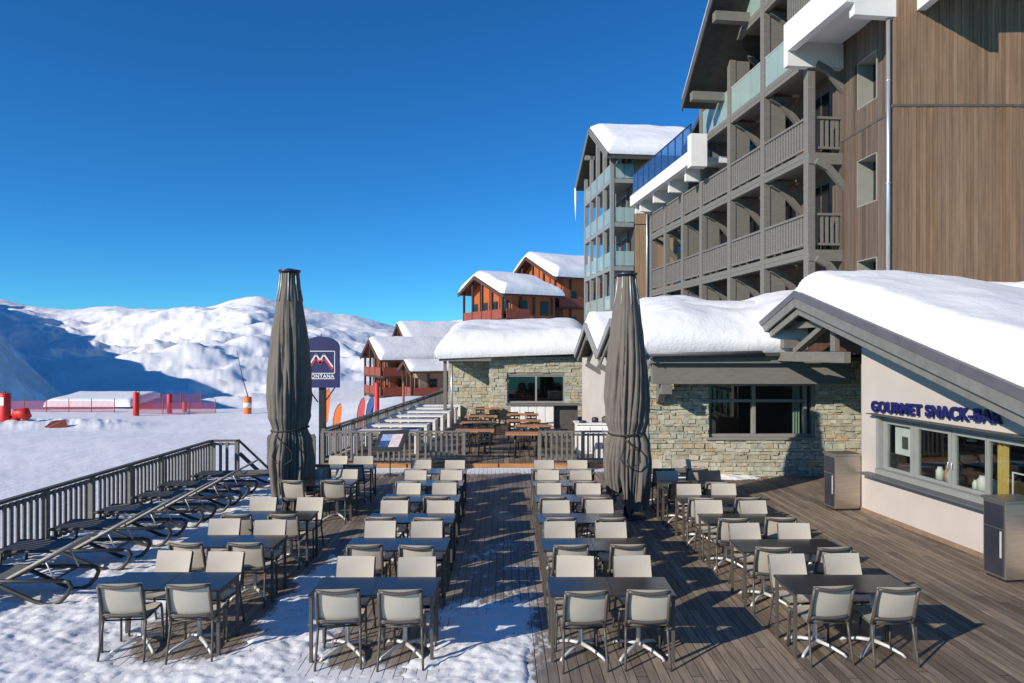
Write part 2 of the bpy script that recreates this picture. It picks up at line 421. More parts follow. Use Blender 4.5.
def snow_slab(mb, P00, P10, P11, P01, t, r=0.5, nz=0.08, ns=0.5, bulge=(0, 0, 0, 0), nu=40, nv=30, seed=0.0, up=(0, 0, 1), pw=0.5, extra=None):
    """a pillow of snow on a sloping quad; bulge = outward swell on edges v=0, u=1, v=1, u=0"""
    P = [Vector(p) for p in (P00, P10, P11, P01)]; up = Vector(up)
    Lu = ((P[1]-P[0]).length+(P[2]-P[3]).length)/2; Lv = ((P[3]-P[0]).length+(P[2]-P[1]).length)/2
    eu = (P[1]-P[0]).normalized(); ev = (P[3]-P[0]).normalized()
    def base(u, v): return P[0]*(1-u)*(1-v)+P[1]*u*(1-v)+P[2]*u*v+P[3]*(1-u)*v
    def warp(a):   # finer near both ends
        return 0.5-0.5*math.cos(math.pi*a)
    def top(a, b):
        u, v = warp(a), warp(b)
        p = base(u, v)
        ds = [v*Lv, (1-u)*Lu, (1-v)*Lv, u*Lu]
        pr = 1.0; off = Vector((0, 0, 0))
        for d, bg, dr in zip(ds, bulge, (-ev, eu, ev, -eu)):
            k = min(1.0, d/r)
            q = (1-(1-k)**2)**pw
            pr = min(pr, q) if not bg else min(pr, q)
            if bg:
                h = 1-k
                off += dr*bg*math.sin(math.pi*min(1, q*0.9))*h**0.5 if q > 0 else Vector((0, 0, 0))
        q3 = p*ns+Vector((seed, seed*2, 0))
        n = noise.noise(q3)+0.5*noise.noise(q3*2.3)+0.25*noise.noise(q3*5.1)
        h = t+(extra(u, v) if extra else 0)
        return p+up*(h*pr+n*nz*pr)+off
    mb.grid(top, nu, nv)
    mb.grid(lambda a, b: base(warp(a), warp(b))-up*0.012, nu, nv, flip=True)
    return mb
# ------------------------------------------------------------------ camera, sun, sky
cd = bpy.data.cameras.new('camera'); cam = bpy.data.objects.new('camera', cd); col.objects.link(cam)
cd.sensor_width = 36; cd.lens = 36*FPX/1024; cd.shift_y = 8.5/1024
cd.clip_start = 0.1; cd.clip_end = 20000
cam.location = (0, 0, EYE); cam.rotation_euler = (R(90), 0, 0)
sc.camera = cam
SUN_EL = 24.0; SUN_AZ = 51.5      # shadows run 51 deg right of straight ahead
sd = bpy.data.lights.new('sun', 'SUN'); sun = bpy.data.objects.new('sun', sd); col.objects.link(sun)
sd.energy = 4.9; sd.angle = R(0.5); sd.color = (1.0, 0.91, 0.785)
ce, se = math.cos(R(SUN_EL)), math.sin(R(SUN_EL))
to_sun = Vector((-math.sin(R(SUN_AZ))*ce, -math.cos(R(SUN_AZ))*ce, se))
sun.rotation_euler = to_sun.to_track_quat('Z', 'Y').to_euler()
sun.location = to_sun*60
w = bpy.data.worlds.new('World'); sc.world = w; w.use_nodes = True
wn = w.node_tree; bg = wn.nodes['Background']
sk = wn.nodes.new('ShaderNodeTexSky'); sk.sky_type = 'NISHITA'; sk.sun_disc = False
sk.sun_elevation = R(SUN_EL); sk.sun_rotation = math.atan2(to_sun.x, to_sun.y)
sk.altitude = 2300; sk.air_density = 1.0; sk.dust_density = 0.05; sk.ozone_density = 3.0
hs_ = wn.nodes.new('ShaderNodeHueSaturation'); hs_.inputs['Saturation'].default_value = 1.15
tn = wn.nodes.new('ShaderNodeMix'); tn.data_type = 'RGBA'; tn.blend_type = 'MULTIPLY'; tn.inputs[0].default_value = 1
tn.inputs[7].default_value = (0.31, 0.94, 1.30, 1)
wn.links.new(sk.outputs[0], hs_.inputs['Color']); wn.links.new(hs_.outputs[0], tn.inputs[6]); wn.links.new(tn.outputs[2], bg.inputs[0])
bg.inputs[1].default_value = 0.105
sc.view_settings.view_transform = 'Standard'; sc.view_settings.look = 'None'
sc.view_settings.gamma = 1; sc.view_settings.use_curve_mapping = False
sc.view_settings.exposure = 0.12
sc.cycles.max_bounces = 8; sc.cycles.transparent_max_bounces = 12

# ------------------------------------------------------------------ terrain: one sheet to the horizon
SIL = [(-500, 300), (-60, 292), (0, 298), (20, 303), (48, 310), (75, 309), (110, 304), (150, 309), (200, 308), (230, 299), (255, 293), (290, 304), (330, 313), (352, 314), (380, 321), (400, 329), (418, 331), (440, 321), (470, 318), (560, 320), (700, 330), (1300, 335)]
_SX = [a for a, _ in SIL]; _SY = [b for _, b in SIL]
def sil(px): return float(np.mean(np.interp([px-9, px-5, px, px+5, px+9], _SX, _SY)))
def silS(px): return sum(sil(px+d) for d in range(-90, 91, 15))/13
def sstep(a, b, x):
    t = min(1, max(0, (x-a)/(b-a))); return t*t*(3-2*t)
def fbm(x, y, s, o=5, h=0.55):
    a = 1; t = 0; n = 0
    for i in range(o):
        t += a*noise.noise((x*s, y*s, 3.7+i)); n += a; a *= h; s *= 2.03
    return t/n
def ridged(x, y, s, o=5):
    a = 1; t = 0; n = 0
    for i in range(o):
        t += a*(1-abs(noise.noise((x*s, y*s, 9.1+i)))*2); n += a; a *= 0.5; s *= 2.1
    return t/n
def ground_z(p, Y):
    X = p*Y; px = 512+FPX*p
    # near: piste beside the terraces
    z = -1.30-0.019*(min(max(Y, 12), 64)-12)
    side = sstep(-0.36, -0.24, p)             # towards the village the ground stays up longer
    z += 1.5*math.exp(-((X+9)/7)**2-((Y-60)/14)**2)
    z += 0.22*fbm(X, Y, 0.07, 4)*sstep(12, 25, Y)*sstep(-6, -10, X)
    z += 0.05*fbm(X, Y, 0.6, 3)*sstep(-8.5, -9.5, X)
    bank = sstep(46, 48.5, Y)*(1-sstep(51, 55, Y))*(1-sstep(-0.62, -0.50, p))   # ploughed bank at the piste edge
    z += bank*(0.28+0.42*fbm(X, Y, 0.8, 3))
    Yc = 62+(125-62)*side
    if Y > Yc:
        d = Y-Yc
        near = z-0.14*d*sstep(0, 30, d)-0.02*d
        Yr = 3700+500*math.sin(p*6+0.6)
        zr = EYE+(350-sil(px))*Yr/FPX; zs = EYE+(350-silS(px))*Yr/FPX
        zv = -120.0
        t = min(1, max(0, (Y-850)/(Yr-850)))
        far = zv+(zs-zv)*(0.35*t+0.65*t**1.5)+(zr-zs)*t**5
        env = t*(1-t)*4
        far += env*(95*ridged(X+300, Y, 1/900., 6)-45)+env*26*fbm(X, Y, 1/140., 5)+env*120*fbm(X+900, Y, 1/420., 4)
        far += sstep(.8, 1, t)*(16*ridged(X, Y*.3, 1/260., 5)-14)
        if Y > Yr: far = zr-0.45*(Y-Yr)+16*ridged(X, Y*.3, 1/260., 5)-14
        fz = max(zv, near) if Y < 900 else far
        if 700 < Y < 1100:
            k = sstep(700, 1100, Y); fz = max(zv, near)*(1-k)+far*k if Y >= 850 else max(zv, near)*(1-k)+zv*k
        # spur on the left, its right-hand flank turned from the sun
        if p < -0.2 and 350 < Y < 4000:
            p0 = -0.86
            h = 0.130*Y*sstep(350, 900, Y)*(1-sstep(3300, 4000, Y))
            wv = 150*fbm(X, Y, 1/420., 4)
            sp = h-0.95*abs((p-p0)*Y)+0.55*wv+16*fbm(X, Y, 1/110., 4)+45*(ridged(X, Y, 1/380., 4)-1.1)*sstep(600, 1500, Y)-14
            k = 30.0
            hh = max(k-abs(sp-fz), 0)/k
            fz = max(sp, fz)+hh*hh*k*0.25
        return fz
    return z
ps = np.concatenate([np.linspace(-1.5, -0.80, 40, endpoint=False), np.linspace(-0.80, 0.0, 400, endpoint=False), np.linspace(0.0, 1.6, 50)])
ys = np.concatenate([[3.0], np.geomspace(4.5, 80, 110, endpoint=False), np.geomspace(80, 800, 50, endpoint=False), np.linspace(800, 4600, 260), [5200, 6500]])
NP, NY = len(ps), len(ys)
tv = [(p*Y, Y, ground_z(p, Y)) for Y in ys for p in ps]
tf = [(j*NP+i, j*NP+i+1, (j+1)*NP+i+1, (j+1)*NP+i) for j in range(NY-1) for i in range(NP-1)]
me = bpy.data.meshes.new('terrain'); me.from_pydata([tuple(map(float, v)) for v in tv], [], tf)
me.polygons.foreach_set('use_smooth', [True]*len(tf))
fa = me.attributes.new('far', 'FLOAT', 'POINT'); fa.data.foreach_set('value', [1.0 if v[1] > 500 else 0.0 for v in tv])
me.materials.append(M['terrain'])
terrain = bpy.data.objects.new('terrain', me); col.objects.link(terrain); struct(terrain)

# ------------------------------------------------------------------ decks
YS = 19.72                       # the step up to the far terrace
d = MB().prism([(-8.35, 2.5), (14, 2.5), (14, YS), (-7.2, YS), (-7.2, 18.35), (-8.35, 18.35)], 2, -0.3, -0.02).build('deck_base', 'timber_dark'); struct(d)
def deck_sheet():
    gx = np.arange(-8.35, 14.01, 0.12); gy = np.concatenate([np.arange(2.5, 11, 0.12), np.arange(11, YS, 0.22), [YS]])
    vs = []; dust = []
    for y in gy:
        for x in gx:
            x = float(x); y = float(y); vs.append((x, y, 0.0))
            b = snow_b(x, y); n = 0.12*noise.noise((x*1.3, y*1.3, 4)); n2 = .06*noise.noise((x*4, y*4, 1))
            v = 0.20+0.62*b
            aisle = sstep(15.5, 11, y)*sstep(-1.2, -.7, x)*sstep(1.0, .3, x)
            v = max(v, 0.20+.30*aisle)
            v = max(v, .40*sstep(.9, .3, abs(x-1.4))*sstep(7.6, 6.6, y))
            v = max(v, .36*sstep(16, 12, y)*sstep(-2.3, -3.3, x))
            v -= .14*sstep(1.0, 3.0, x)
            dust.append(max(0.0, v+n+n2-.04))
    W = len(gx); fs = [(j*W+i, j*W+i+1, (j+1)*W+i+1, (j+1)*W+i) for j in range(len(gy)-1) for i in range(W-1) if not (gx[i] < -7.25 and gy[j] > 18.2)]
    me = bpy.data.meshes.new('terrace_deck'); me.from_pydata(vs, [], fs)
    at = me.attributes.new('dust', 'FLOAT', 'POINT'); at.data.foreach_set('value', dust)
    me.materials.append(M['deck']); o = bpy.data.objects.new('terrace_deck', me); col.objects.link(o); struct(o)
d = MB().prism([(-5.55, YS+.05), (9, YS+.05), (9, 44), (-3.7, 44)], 2, -0.4, 0.13).build('upper_terrace_deck', 'deck_far'); struct(d)
sp_ = MB()
for x0, x1 in ((-5.5, -3.05), (-3.0, -0.4), (-0.36, 2.2), (2.24, 3.9)):
    sp_.box(x0, x1, YS-0.01, YS+0.045, 0.005, 0.118)
d = sp_.build('terrace_step', 'step_wood', bevel=0.006); struct(d)

# trodden snow over the deck; it thins out to bare boards
def snow_b(x, y):
    n1 = fbm(x, y, 0.8, 3); n2 = fbm(x, y, 3.2, 3)
    left = sstep(-4.75, -5.5, x+0.25*n1)
    front = sstep(9.9, 8.7, y+0.7*n1-1.4*sstep(-1.9, -2.6, x))*sstep(0.34, 0.12, x+0.22*n2+0.15*n1)
    gap = sstep(12.5, 10.5, y+0.6*n1)*sstep(-2.3, -2.6, x)*sstep(-3.25, -3.0, x)
    mid = 0.62*sstep(13.5, 11.0, y)*sstep(-3.1, -2.7, x)*sstep(-2.2, -2.6, x)
    b = max(left, front, gap*0.9, mid)
    t1 = sstep(0.85, 0.35, abs(x+3.75)+0.35*n2)*sstep(7.15, 7.9, y+.35*n2)*sstep(17.5, 16.5, y)
    t2 = sstep(0.80, 0.30, abs(x+1.55)+0.4*n2)*sstep(6.9, 7.6, y+.35*n2)*sstep(10.6, 9.2, y)
    b *= 1-max(0.95*t1, 0.80*t2)
    edge = sstep(18.0, 18.9, y)*sstep(-7.5, -5, x)*0.55+sstep(18.6, 19.4, y)*0.5*sstep(-6, -5, x)
    b = max(b, edge)
    return b
def snow_h(x, y):
    n1 = fbm(x, y, 0.8, 3); n2 = fbm(x, y, 3.2, 3); n3 = fbm(x+9, y, 13, 2)
    b = snow_b(x, y)
    h = -0.056+0.072*b+0.034*sstep(-4.7, -5.5, x)
    n4 = noise.noise((x*7, y*7, 5.0)); n5 = noise.noise((x*15, y*15, 2.0))
    h += 0.030*n1+0.044*n2+0.022*n3+0.020*n4+0.013*n5
    crumb = sstep(0.2, 0.4, x)*sstep(9.5, 7, y)
    h += 0.028*crumb*max(0, n3)*2-0.012*crumb*0
    if y > 17: h -= 0.0
    # loose snow along the foot of the stone wall
    if x > 3.2: h = max(h-0.05, -0.02+0.10*sstep(17.7, 18.2, y)*sstep(7.4, 5.6, x+0.6*n1)*(0.7+n2)+0.02*n3)
    return h
deck_sheet()
xs = np.arange(-8.28, 8.0, 0.034)
yy = [5.0]
while yy[-1] < 18.45: yy.append(yy[-1]+max(0.034, 0.0045*yy[-1]-0.004))
vals = np.array([[snow_h(float(x), float(y)) for x in xs] for y in yy])
nx_, ny_ = len(xs), len(yy)
keep = {}; sv = []; sf = []
for j in range(ny_-1):
    for i in range(nx_-1):
        q = ((j, i), (j, i+1), (j+1, i+1), (j+1, i))
        if max(vals[a] for a in q) > 0.001:
            f = []
            for a in q:
                if a not in keep:
                    keep[a] = len(sv); sv.append((float(xs[a[1]]), float(yy[a[0]]), float(max(-0.03, vals[a]))))
                f.append(keep[a])
            sf.append(f)
me = bpy.data.meshes.new('deck_snow'); me.from_pydata(sv, [], sf); me.polygons.foreach_set('use_smooth', [True]*len(sf))
me.materials.append(M['deck_snow']); o = bpy.data.objects.new('deck_snow', me); col.objects.link(o); o['kind'] = 'stuff'

# ------------------------------------------------------------------ terrace chairs
def make_chair(name='sling_chair', fm='chair_frame', sm='sling', arms=False):
    t = thing(name, 'x', 'chair')
    mb = MB()
    for s in (-1, 1):
        mb.tube([(s*.222, -.175, .44), (s*.222, -.215, .55), (s*.222, -.255, .70), (s*.219, -.30, .855)], .019, 8)
    n = 9
    mb.tube([(.219*(-1+2*i/(n-1)), -.30-.02*math.sin(math.pi*i/(n-1)), .855-.022*math.sin(math.pi*i/(n-1))) for i in range(n)], .020, 8)
    mb.tube([(.222*(-1+2*i/(n-1)), -.20-.02*math.sin(math.pi*i/(n-1)), .512-.012*math.sin(math.pi*i/(n-1))) for i in range(n)], .017, 8)
    mb.build('back_frame', fm, t, world=False)
    mb = MB()
    for s in (-1, 1):
        mb.tube([(s*.222, -.19, .437), (s*.222, 0, .442), (s*.222, .20, .455), (s*.222, .235, .448)], .0145, 8)
        for yq in (-.15, .17): mb.tube([(-.215, yq, .425), (.215, yq, .425)], .010, 6)
    mb.build('seat_frame', fm, t, world=False)
    # the sling wraps over the front of the frame, so it hides the frame from in front
    def bk(u, v):
        x = .226*(2*u-1); z = .505+(.872-.505)*v
        y = -.188-.118*v-.03*(1-(2*u-1)**2)*(0.35+0.65*math.sin(math.pi*min(1, v+.1)))
        return (x, y+.024, z)
    mb = MB(); mb.grid(bk, 9, 9); mb.grid(lambda u, v: tuple(Vector(bk(u, v))-Vector((0, .008, 0.002))), 9, 9, flip=True)
    mb.build('backrest', sm, t, world=False)
    def st(u, v):
        x = .226*(2*u-1); y = -.18+.42*v
        return (x, y, .461+.012*v-.022*(1-(2*u-1)**2)*math.sin(math.pi*v))
    mb = MB(); mb.grid(st, 7, 9); mb.grid(lambda u, v: tuple(Vector(st(u, v))-Vector((0, 0, .008))), 7, 9, flip=True)
    mb.build('seat', sm, t, world=False)
    for s in (-1, 1):
        MB().tube([(s*.222, -.178, .445), (s*.226, -.20, .32), (s*.236, -.245, .10), (s*.24, -.27, 0.0)], [.0145, .0145, .0135, .0125], 8).build('leg', fm, t, world=False)
        MB().tube([(s*.222, .225, .45), (s*.226, .24, .40), (s*.232, .255, .15), (s*.235, .262, 0.0)], [.0145, .0145, .0135, .0125], 8).build('leg', fm, t, world=False)
        if arms:
            MB().tube([(s*.232, -.235, .655), (s*.262, -.15, .668), (s*.265, .1, .662), (s*.255, .19, .62), (s*.236, .215, .45)], .017, 8).build('armrest', fm, t, world=False)
    return t
chair0 = make_chair()
dark0 = make_chair('armchair', 'black', 'black', True)
used = {}
rc = random.Random(5)
def place(proto, x, y, rz, label, group):
    if proto.name not in used: o = proto; used[proto.name] = 1
    else: o = copy_tree(proto)
    o.location = (x, y, 0.0); o.rotation_euler = (0, 0, rz)
    o['label'] = label
    if group: o['group'] = group
    return o

# square table: dark top, two legs on its outer edge, cast pedestal with four feet
def make_table():
    t = thing('terrace_table', 'x', 'table')
    MB().box(-.342, .342, -.30, .30, .718, .742).build('tabletop', 'table', t, bevel=.004, world=False)
    MB().tube([(.02, 0, .718), (.02, 0, .075)], .026, 12).build('pedestal', 'alu', t, world=False)
    for k in range(4):
        a = R(45+90*k); c, s = math.cos(a), math.sin(a)
        MB().tube([(.02+.02*c, .02*s, .095), (.02+.16*c, .16*s, .075), (.02+.31*c, .31*s, .028), (.02+.345*c, .345*s, .0)], [.024, .021, .018, .016], 6).build('foot', 'alu', t, world=False)
    for s in (-1, 1):
        MB().box(-.330, -.295, s*.26-.0175, s*.26+.0175, 0.0, .717).build('leg', 'chair_frame', t, bevel=.003, world=False)
    b = MB().box(-.325, -.30, -.24, .24, .672, .717); b.build('apron', 'chair_frame', t, world=False)
    return t
table0 = make_table()
ORD = ['front', 'second', 'third', 'fourth', 'fifth', 'rearmost']
COLS = [('column by the loungers', -3.93, 0.025, [8.18, 9.82, 11.3, 14.1, 15.9]),
        ('column just left of the aisle', -1.53, -0.032, [8.0, 9.68, 11.12, 12.58, 13.98, 15.3]),
        ('column just right of the aisle', 1.10, 0.0, [8.0, 9.66, 11.12, 12.58, 13.98, 15.3]),
        ('column by the snack bar', 3.78, -0.04, [8.09, 9.6, 11.1, 12.52, 13.92, 15.4])]
SKIP_LEFT = set()
for cname, x0, dx, yb in COLS:
    nset = len(yb)
    for k, b in enumerate(yb):
        xc = x0+dx*k; yc = b-.30
        o_ = ORD[k] if k < nset-1 else 'rearmost'
        for s, sn in ((-1, 'left'), (1, 'right')):
            place(table0, xc+s*.344, yc+rc.uniform(-.008, .008), 0 if s < 0 else math.pi, f'dark square table, {sn} half of the {o_} pair, {cname}', 'dark terrace tables in four columns')
            for near in (True, False):
                x = xc+s*.365+rc.uniform(-.045, .045)
                y = yc-.22+rc.uniform(-.05, .04) if near else yc+.40+rc.uniform(-.04, .05)
                rz = (0 if near else math.pi)+R(rc.uniform(-6, 6))
                if cname == 'column by the loungers' and k >= 3 and s < 0 and not near and k == 3: pass
                side = 'near' if near else 'far'
                if cname == 'column by the snack bar' and k == 4 and ((near and s < 0) or (not near and s > 0)):
                    place(dark0, x+(-.02 if near else .12), y, rz, f'black armchair among beige chairs, {side} side of the fifth table pair by snack bar', 'black armchairs')
                else:
                    place(chair0, x, y, rz, f'beige sling chair, {side} side {sn}, {o_} table pair, {cname}', 'beige sling chairs around the terrace tables')

# ------------------------------------------------------------------ sun loungers
def make_lounger(flat=False):
    t = thing('sun_lounger', 'x', 'sun lounger')
    W = .31
    top = (.89, .83) if not flat else (.86, .36)
    mb = MB()
    for s in (-1, 1):
        mb.tube([(-1.15, s*W, .335), (0, s*W, .335), (.78, s*W, .335)], .028, 8)
    for x in (-1.14, 0.02, .60): mb.tube([(x, -W, .33), (x, W, .33)], .016, 8)
    mb.build('bed_frame', 'lounger', t, world=False)
    for s in (-1, 1):
        pts = [(.76, .335), (.84, .315), (.87, .26), (.83, .17), (.74, .07), (.63, .022), (.52, .022), (.36, .08), (.10, .20), (-.12, .30), (-.22, .33)]
        MB().tube([(x, s*(W+.0), z) for x, z in pts], .028, 8).build('sled_leg', 'lounger', t, world=False)
        MB().tube([(-1.02, s*W, .33), (-1.05, s*W, 0.0)], .021, 8).build('leg', 'lounger', t, world=False)
    def bed(u, v): return (-1.14+1.12*u, W*(2*v-1), .352-.02*math.sin(math.pi*v)*(0.6+.4*math.sin(math.pi*u)))
    mb = MB(); mb.grid(bed, 14, 6); mb.grid(lambda u, v: tuple(Vector(bed(u, v))-Vector((0, 0, .008))), 14, 6, flip=True)
    mb.build('seat', 'lounger_sling', t, world=False)
    h = Vector((0.02, 0, .355)); e = Vector((top[0], 0, top[1])); dd = e-h; nn = Vector((-dd.z, 0, dd.x)).normalized()
    mb = MB()
    for s in (-1, 1): mb.tube([h+Vector((0, s*W*.94, 0)), e+Vector((0, s*W*.94, 0))], .019, 8)
    mb.tube([e+Vector((0, -W*.94, 0)), e+Vector((0, W*.94, 0))], .017, 8)
    mb.build('backrest_frame', 'lounger_edge_sunlit' if not flat else 'lounger', t, world=False)
    def br(u, v): return tuple(h+dd*u+Vector((0, W*.93*(2*v-1), 0))-nn*(.02*math.sin(math.pi*v)))
    mb = MB(); mb.grid(br, 8, 6); mb.grid(lambda u, v: tuple(Vector(br(u, v))-nn*.007), 8, 6, flip=True)
    mb.build('backrest', 'lounger_sling', t, world=False)
    if not flat:
        for s in (-1, 1):
            MB().tube([h+dd*.55+Vector((0, s*W*.85, -.02)), Vector((.62, s*W*.85, .345))], .010, 6).build('prop', 'alu', t, world=False)
    return t
lg = make_lounger()
LY = [(-6.69, 9.30), (-6.69, 10.66), (-6.72, 11.95), (-6.70, 13.15), (-6.70, 14.4), (-6.78, 15.55)]
for k, (x, y) in enumerate(LY):
    o = lg if k == 0 else copy_tree(lg)
    o.location = (x, y, 0.02); o.rotation_euler = (0, 0, R(2.5+rc.uniform(-1.5, 1.5)))
    o['label'] = f'dark sun lounger with raised back on snow, {["nearest", "second nearest", "third nearest", "fourth", "fifth", "farthest raised one"][k]} along the left railing'
    o['group'] = 'sun loungers along the left railing'
lf = make_lounger(True)
lf.location = (-6.6, 16.85, .02); lf.rotation_euler = (0, 0, R(4))
lf['label'] = 'dark sun lounger folded flat at the far end of the lounger row'; lf['group'] = 'sun loungers along the left railing'

# ------------------------------------------------------------------ closed parasols
def parasol(x, y, ztop, seed, label):
    t = thing('closed_parasol', label, 'parasol', (x, y, 0), 0, 'closed parasols on the deck')
    rnd = random.Random(seed)
    Z = [0.22, .6, 1.15, 1.55, 1.72, 1.95, 2.4, 3.0, 3.8, 4.42, 4.80, 4.90]
    RR = [.37, .42, .445, .40, .345, .395, .425, .395, .325, .25, .195, .185]
    k = ztop/4.93
    ph = [rnd.uniform(0, 6.28) for _ in range(6)]
    N, NV = 220, 110
    def P(u, v):
        a = 2*math.pi*u
        z = Z[0]+(Z[-1]-Z[0])*v
        r = float(np.interp(z, Z, RR))
        low = sstep(2.0, 0.9, z)
        zz = z+low*0.0
        if z < 1.2: zz = z+(1.2-z)/1.0*(0.17*math.sin(3*a+ph[0])+.15*math.sin(5*a+ph[1])+.10*math.sin(9*a+ph[2])+.05)
        dep = 0.08+0.20*sstep(4.6, 2.2, z)+.10*sstep(1.7, .8, z)
        tw = .35*math.sin(z*.9+ph[2])*sstep(4.9, 3, z)
        c1 = abs(math.cos(5.5*a+tw+ph[3]))**.6 if True else 0
        c1 = abs(math.cos(4*a+tw*.7+ph[3]))**.65
        c2 = abs(math.cos(12*a-tw*1.5+ph[4]+.6*math.sin(a*2)))**.7
        ca, sa = math.cos(a+tw*.3), math.sin(a+tw*.3)
        fa_ = min(1, abs(noise.noise((ca*2.1+seed, sa*2.1, z*.22)))*3.2)**.6
        fb_ = min(1, abs(noise.noise((ca*4.6, sa*4.6+seed, z*.35)))*3.0)**.6
        mixp = sstep(3.6, 4.7, z)          # orderly pleats only near the hub
        ff = (1-mixp)*(0.58*(1-fa_)+0.42*(1-fb_))+mixp*(0.5*(1-c1)+0.5*(1-c2))
        f = 1-dep*1.25*ff+.06*(1-mixp)
        f *= 1+low*(0.10*math.sin(3*a+ph[5]+z)+.07*math.sin(7*a+ph[0]-z))+.05*math.sin(2*a+ph[1]+z*1.3)*sstep(4.8, 3.5, z)
        if 1.45 < z < 2.0:
            f *= 1-.03*math.cos((z-1.72)/.27*math.pi)
        rr = r*f*1.0+0.012*noise.noise((math.cos(a)*3, math.sin(a)*3, z*3+seed))
        sq = 1+0.03*math.cos(4*a+.7)
        return (rr*sq*math.cos(a), rr*sq*math.sin(a), zz*k)
    mb = MB(); mb.grid(P, N+1, NV)
    cz = Z[-1]*k
    cloth = mb.build('canopy', 'cloth', t, world=False)
    MB().tube([(0, 0, .0), (0, 0, 4.9*k)], .045, 14).build('pole', 'alu', t, world=False)
    mb = MB()
    for i in range(8):
        a = 2*math.pi*i/8+.2; c, s = math.cos(a), math.sin(a)
        MB().tube([(.188*c, .188*s, cz-.01), (.215*c, .215*s, cz-.30), (.268*c, .268*s, cz-.60)], .011, 6).build('rib', 'alu', t, world=False)
    MB().tube([(0, 0, cz-.03), (0, 0, cz+.0), (0, 0, cz+.001), (0, 0, cz+.045), (0, 0, cz+.05), (0, 0, cz+.08)], [.20, .205, .225, .225, .12, .05], 28).build('cap', 'steel_dark', t, world=False)
    def ring(z0, rad, wob, tilt, ph_):
        return [((rad+wob*math.sin(3*a+ph_))*math.cos(a), (rad+wob*math.sin(3*a+ph_))*math.sin(a), z0+tilt*math.sin(a+ph_)) for a in [2*math.pi*i/48 for i in range(49)]]
    st_ = MB(); st_.tube(ring(1.72*k, .375, .012, .035, 1), .017, 6)
    st_.tube([(-.15, -.44, 1.66), (.02, -.47, 1.52), (.18, -.46, 1.36), (.20, -.46, 1.18), (.05, -.48, 1.08), (-.12, -.49, 1.12), (-.2, -.48, 1.26), (-.12, -.47, 1.5)], .014, 6)
    st_.build('strap', 'strap', t, world=False)
    MB().tube([(0, 0, 0.0), (0, 0, .05), (0, 0, .051), (0, 0, .22)], [.36, .36, .07, .065], 24).build('base', 'steel_dark', t, world=False)
    return t
parasol(-4.64, 14.25, 5.05, 3, 'tall closed taupe parasol tied with a strap, left one between loungers and chairs')
parasol(2.34, 13.95, 4.95, 8, 'tall closed taupe parasol tied with a strap, right one before the stone wall')

# ------------------------------------------------------------------ railings
def railing(label, pts, ztop, z0, post_at, pitch, mat_='timber', slat=.055, hand='timber', name='terrace_railing', group=None, hw=.12):
    """pts: list of (x,y); posts listed as distances along the run"""
    t = thing(name, label, 'railing', (pts[0][0], pts[0][1], z0), 0, group)
    run = 0
    for (xa, ya), (xb, yb) in zip(pts[:-1], pts[1:]):
        a = Vector((xa, ya, 0)); b = Vector((xb, yb, 0)); L = (b-a).length; dr = (b-a)/L
        MB().beam(a+Vector((0, 0, ztop-.02)), b+Vector((0, 0, ztop-.02)), hw, .045).build('handrail', hand, t, bevel=.004)
        MB().beam(a+Vector((0, 0, z0+.10)), b+Vector((0, 0, z0+.10)), .05, .06).build('bottom_rail', mat_, t)
        MB().beam(a+Vector((0, 0, ztop-.11)), b+Vector((0, 0, ztop-.11)), .04, .06).build('top_rail', mat_, t)
        ang = math.atan2(dr.y, dr.x)
        posts = [s for s in post_at if run-1e-6 <= s <= run+L+1e-6]
        for s in posts:
            p = a+dr*(s-run); T = Matrix.Translation((p.x, p.y, 0)) @ Matrix.Rotation(ang, 4, 'Z')
            MB(T).box(-.05, .05, -.05, .05, z0-.02, ztop-.045).build('post', mat_, t, bevel=.004)
        n = int(L/pitch)
        for i in range(n):
            s = (i+.5)*L/n
            if any(abs(s+run-q) < .085 for q in posts): continue
            p = a+dr*s; T = Matrix.Translation((p.x, p.y, 0)) @ Matrix.Rotation(ang, 4, 'Z')
            MB(T).box(-slat/2, slat/2, -.045, -.022, z0+.06, ztop-.06).build('baluster', mat_, t)
        run += L
    return t
lp = [0.4+1.27*i for i in range(11)]
Lr = 18.22-5.0
posts = [Lr-1.27*i for i in range(11)]+[Lr+.68]
lrail = railing('grey timber railing with flat slats between loungers and the piste', [(-8.2, 5.0), (-8.02, 18.22), (-7.34, 18.24)], 1.0, 0.0, posts, .145, slat=.075, hand='timber_dark')
# the sloping rail of the steps that leave the deck at its far corner
st_ = thing('stair_railing', 'dark sloping handrail of the steps leaving the deck at the left corner', 'railing', (-7.3, 18.3, 0))
MB().beam((-7.32, 18.26, 1.0), (-6.55, 18.75, .02), .09, .06).build('handrail', 'timber_dark', st_)
MB().beam((-7.32, 18.36, .62), (-6.72, 18.75, -.15), .05, .10).build('stringer', 'timber_dark', st_)
railing('grey timber railing behind the left chairs, ending at the aisle', [(-5.5, YS+.12), (-1.36, YS+.12)], 1.05, .13, [0, 1.38, 2.76, 4.10], .148, group='railings along the step to the upper terrace')
railing('grey timber railing right of the aisle, behind the right parasol', [(.76, YS+.12), (3.5, YS+.12)], 1.05, .13, [0.04, 1.3, 2.68], .148, group='railings along the step to the upper terrace')
railing('long grey timber railing beside the white tables on the upper terrace', [(-5.5, YS+.2), (-3.75, 42)], 1.10, .13, [1.4*i for i in range(17)], .16)
# short posts with rail left of the blue sign
railing('short grey timber railing behind the left parasol by the sign post', [(-7.0, YS-.1), (-5.72, YS+.1)], .95, .0, [0.02, .64, 1.27], .15)

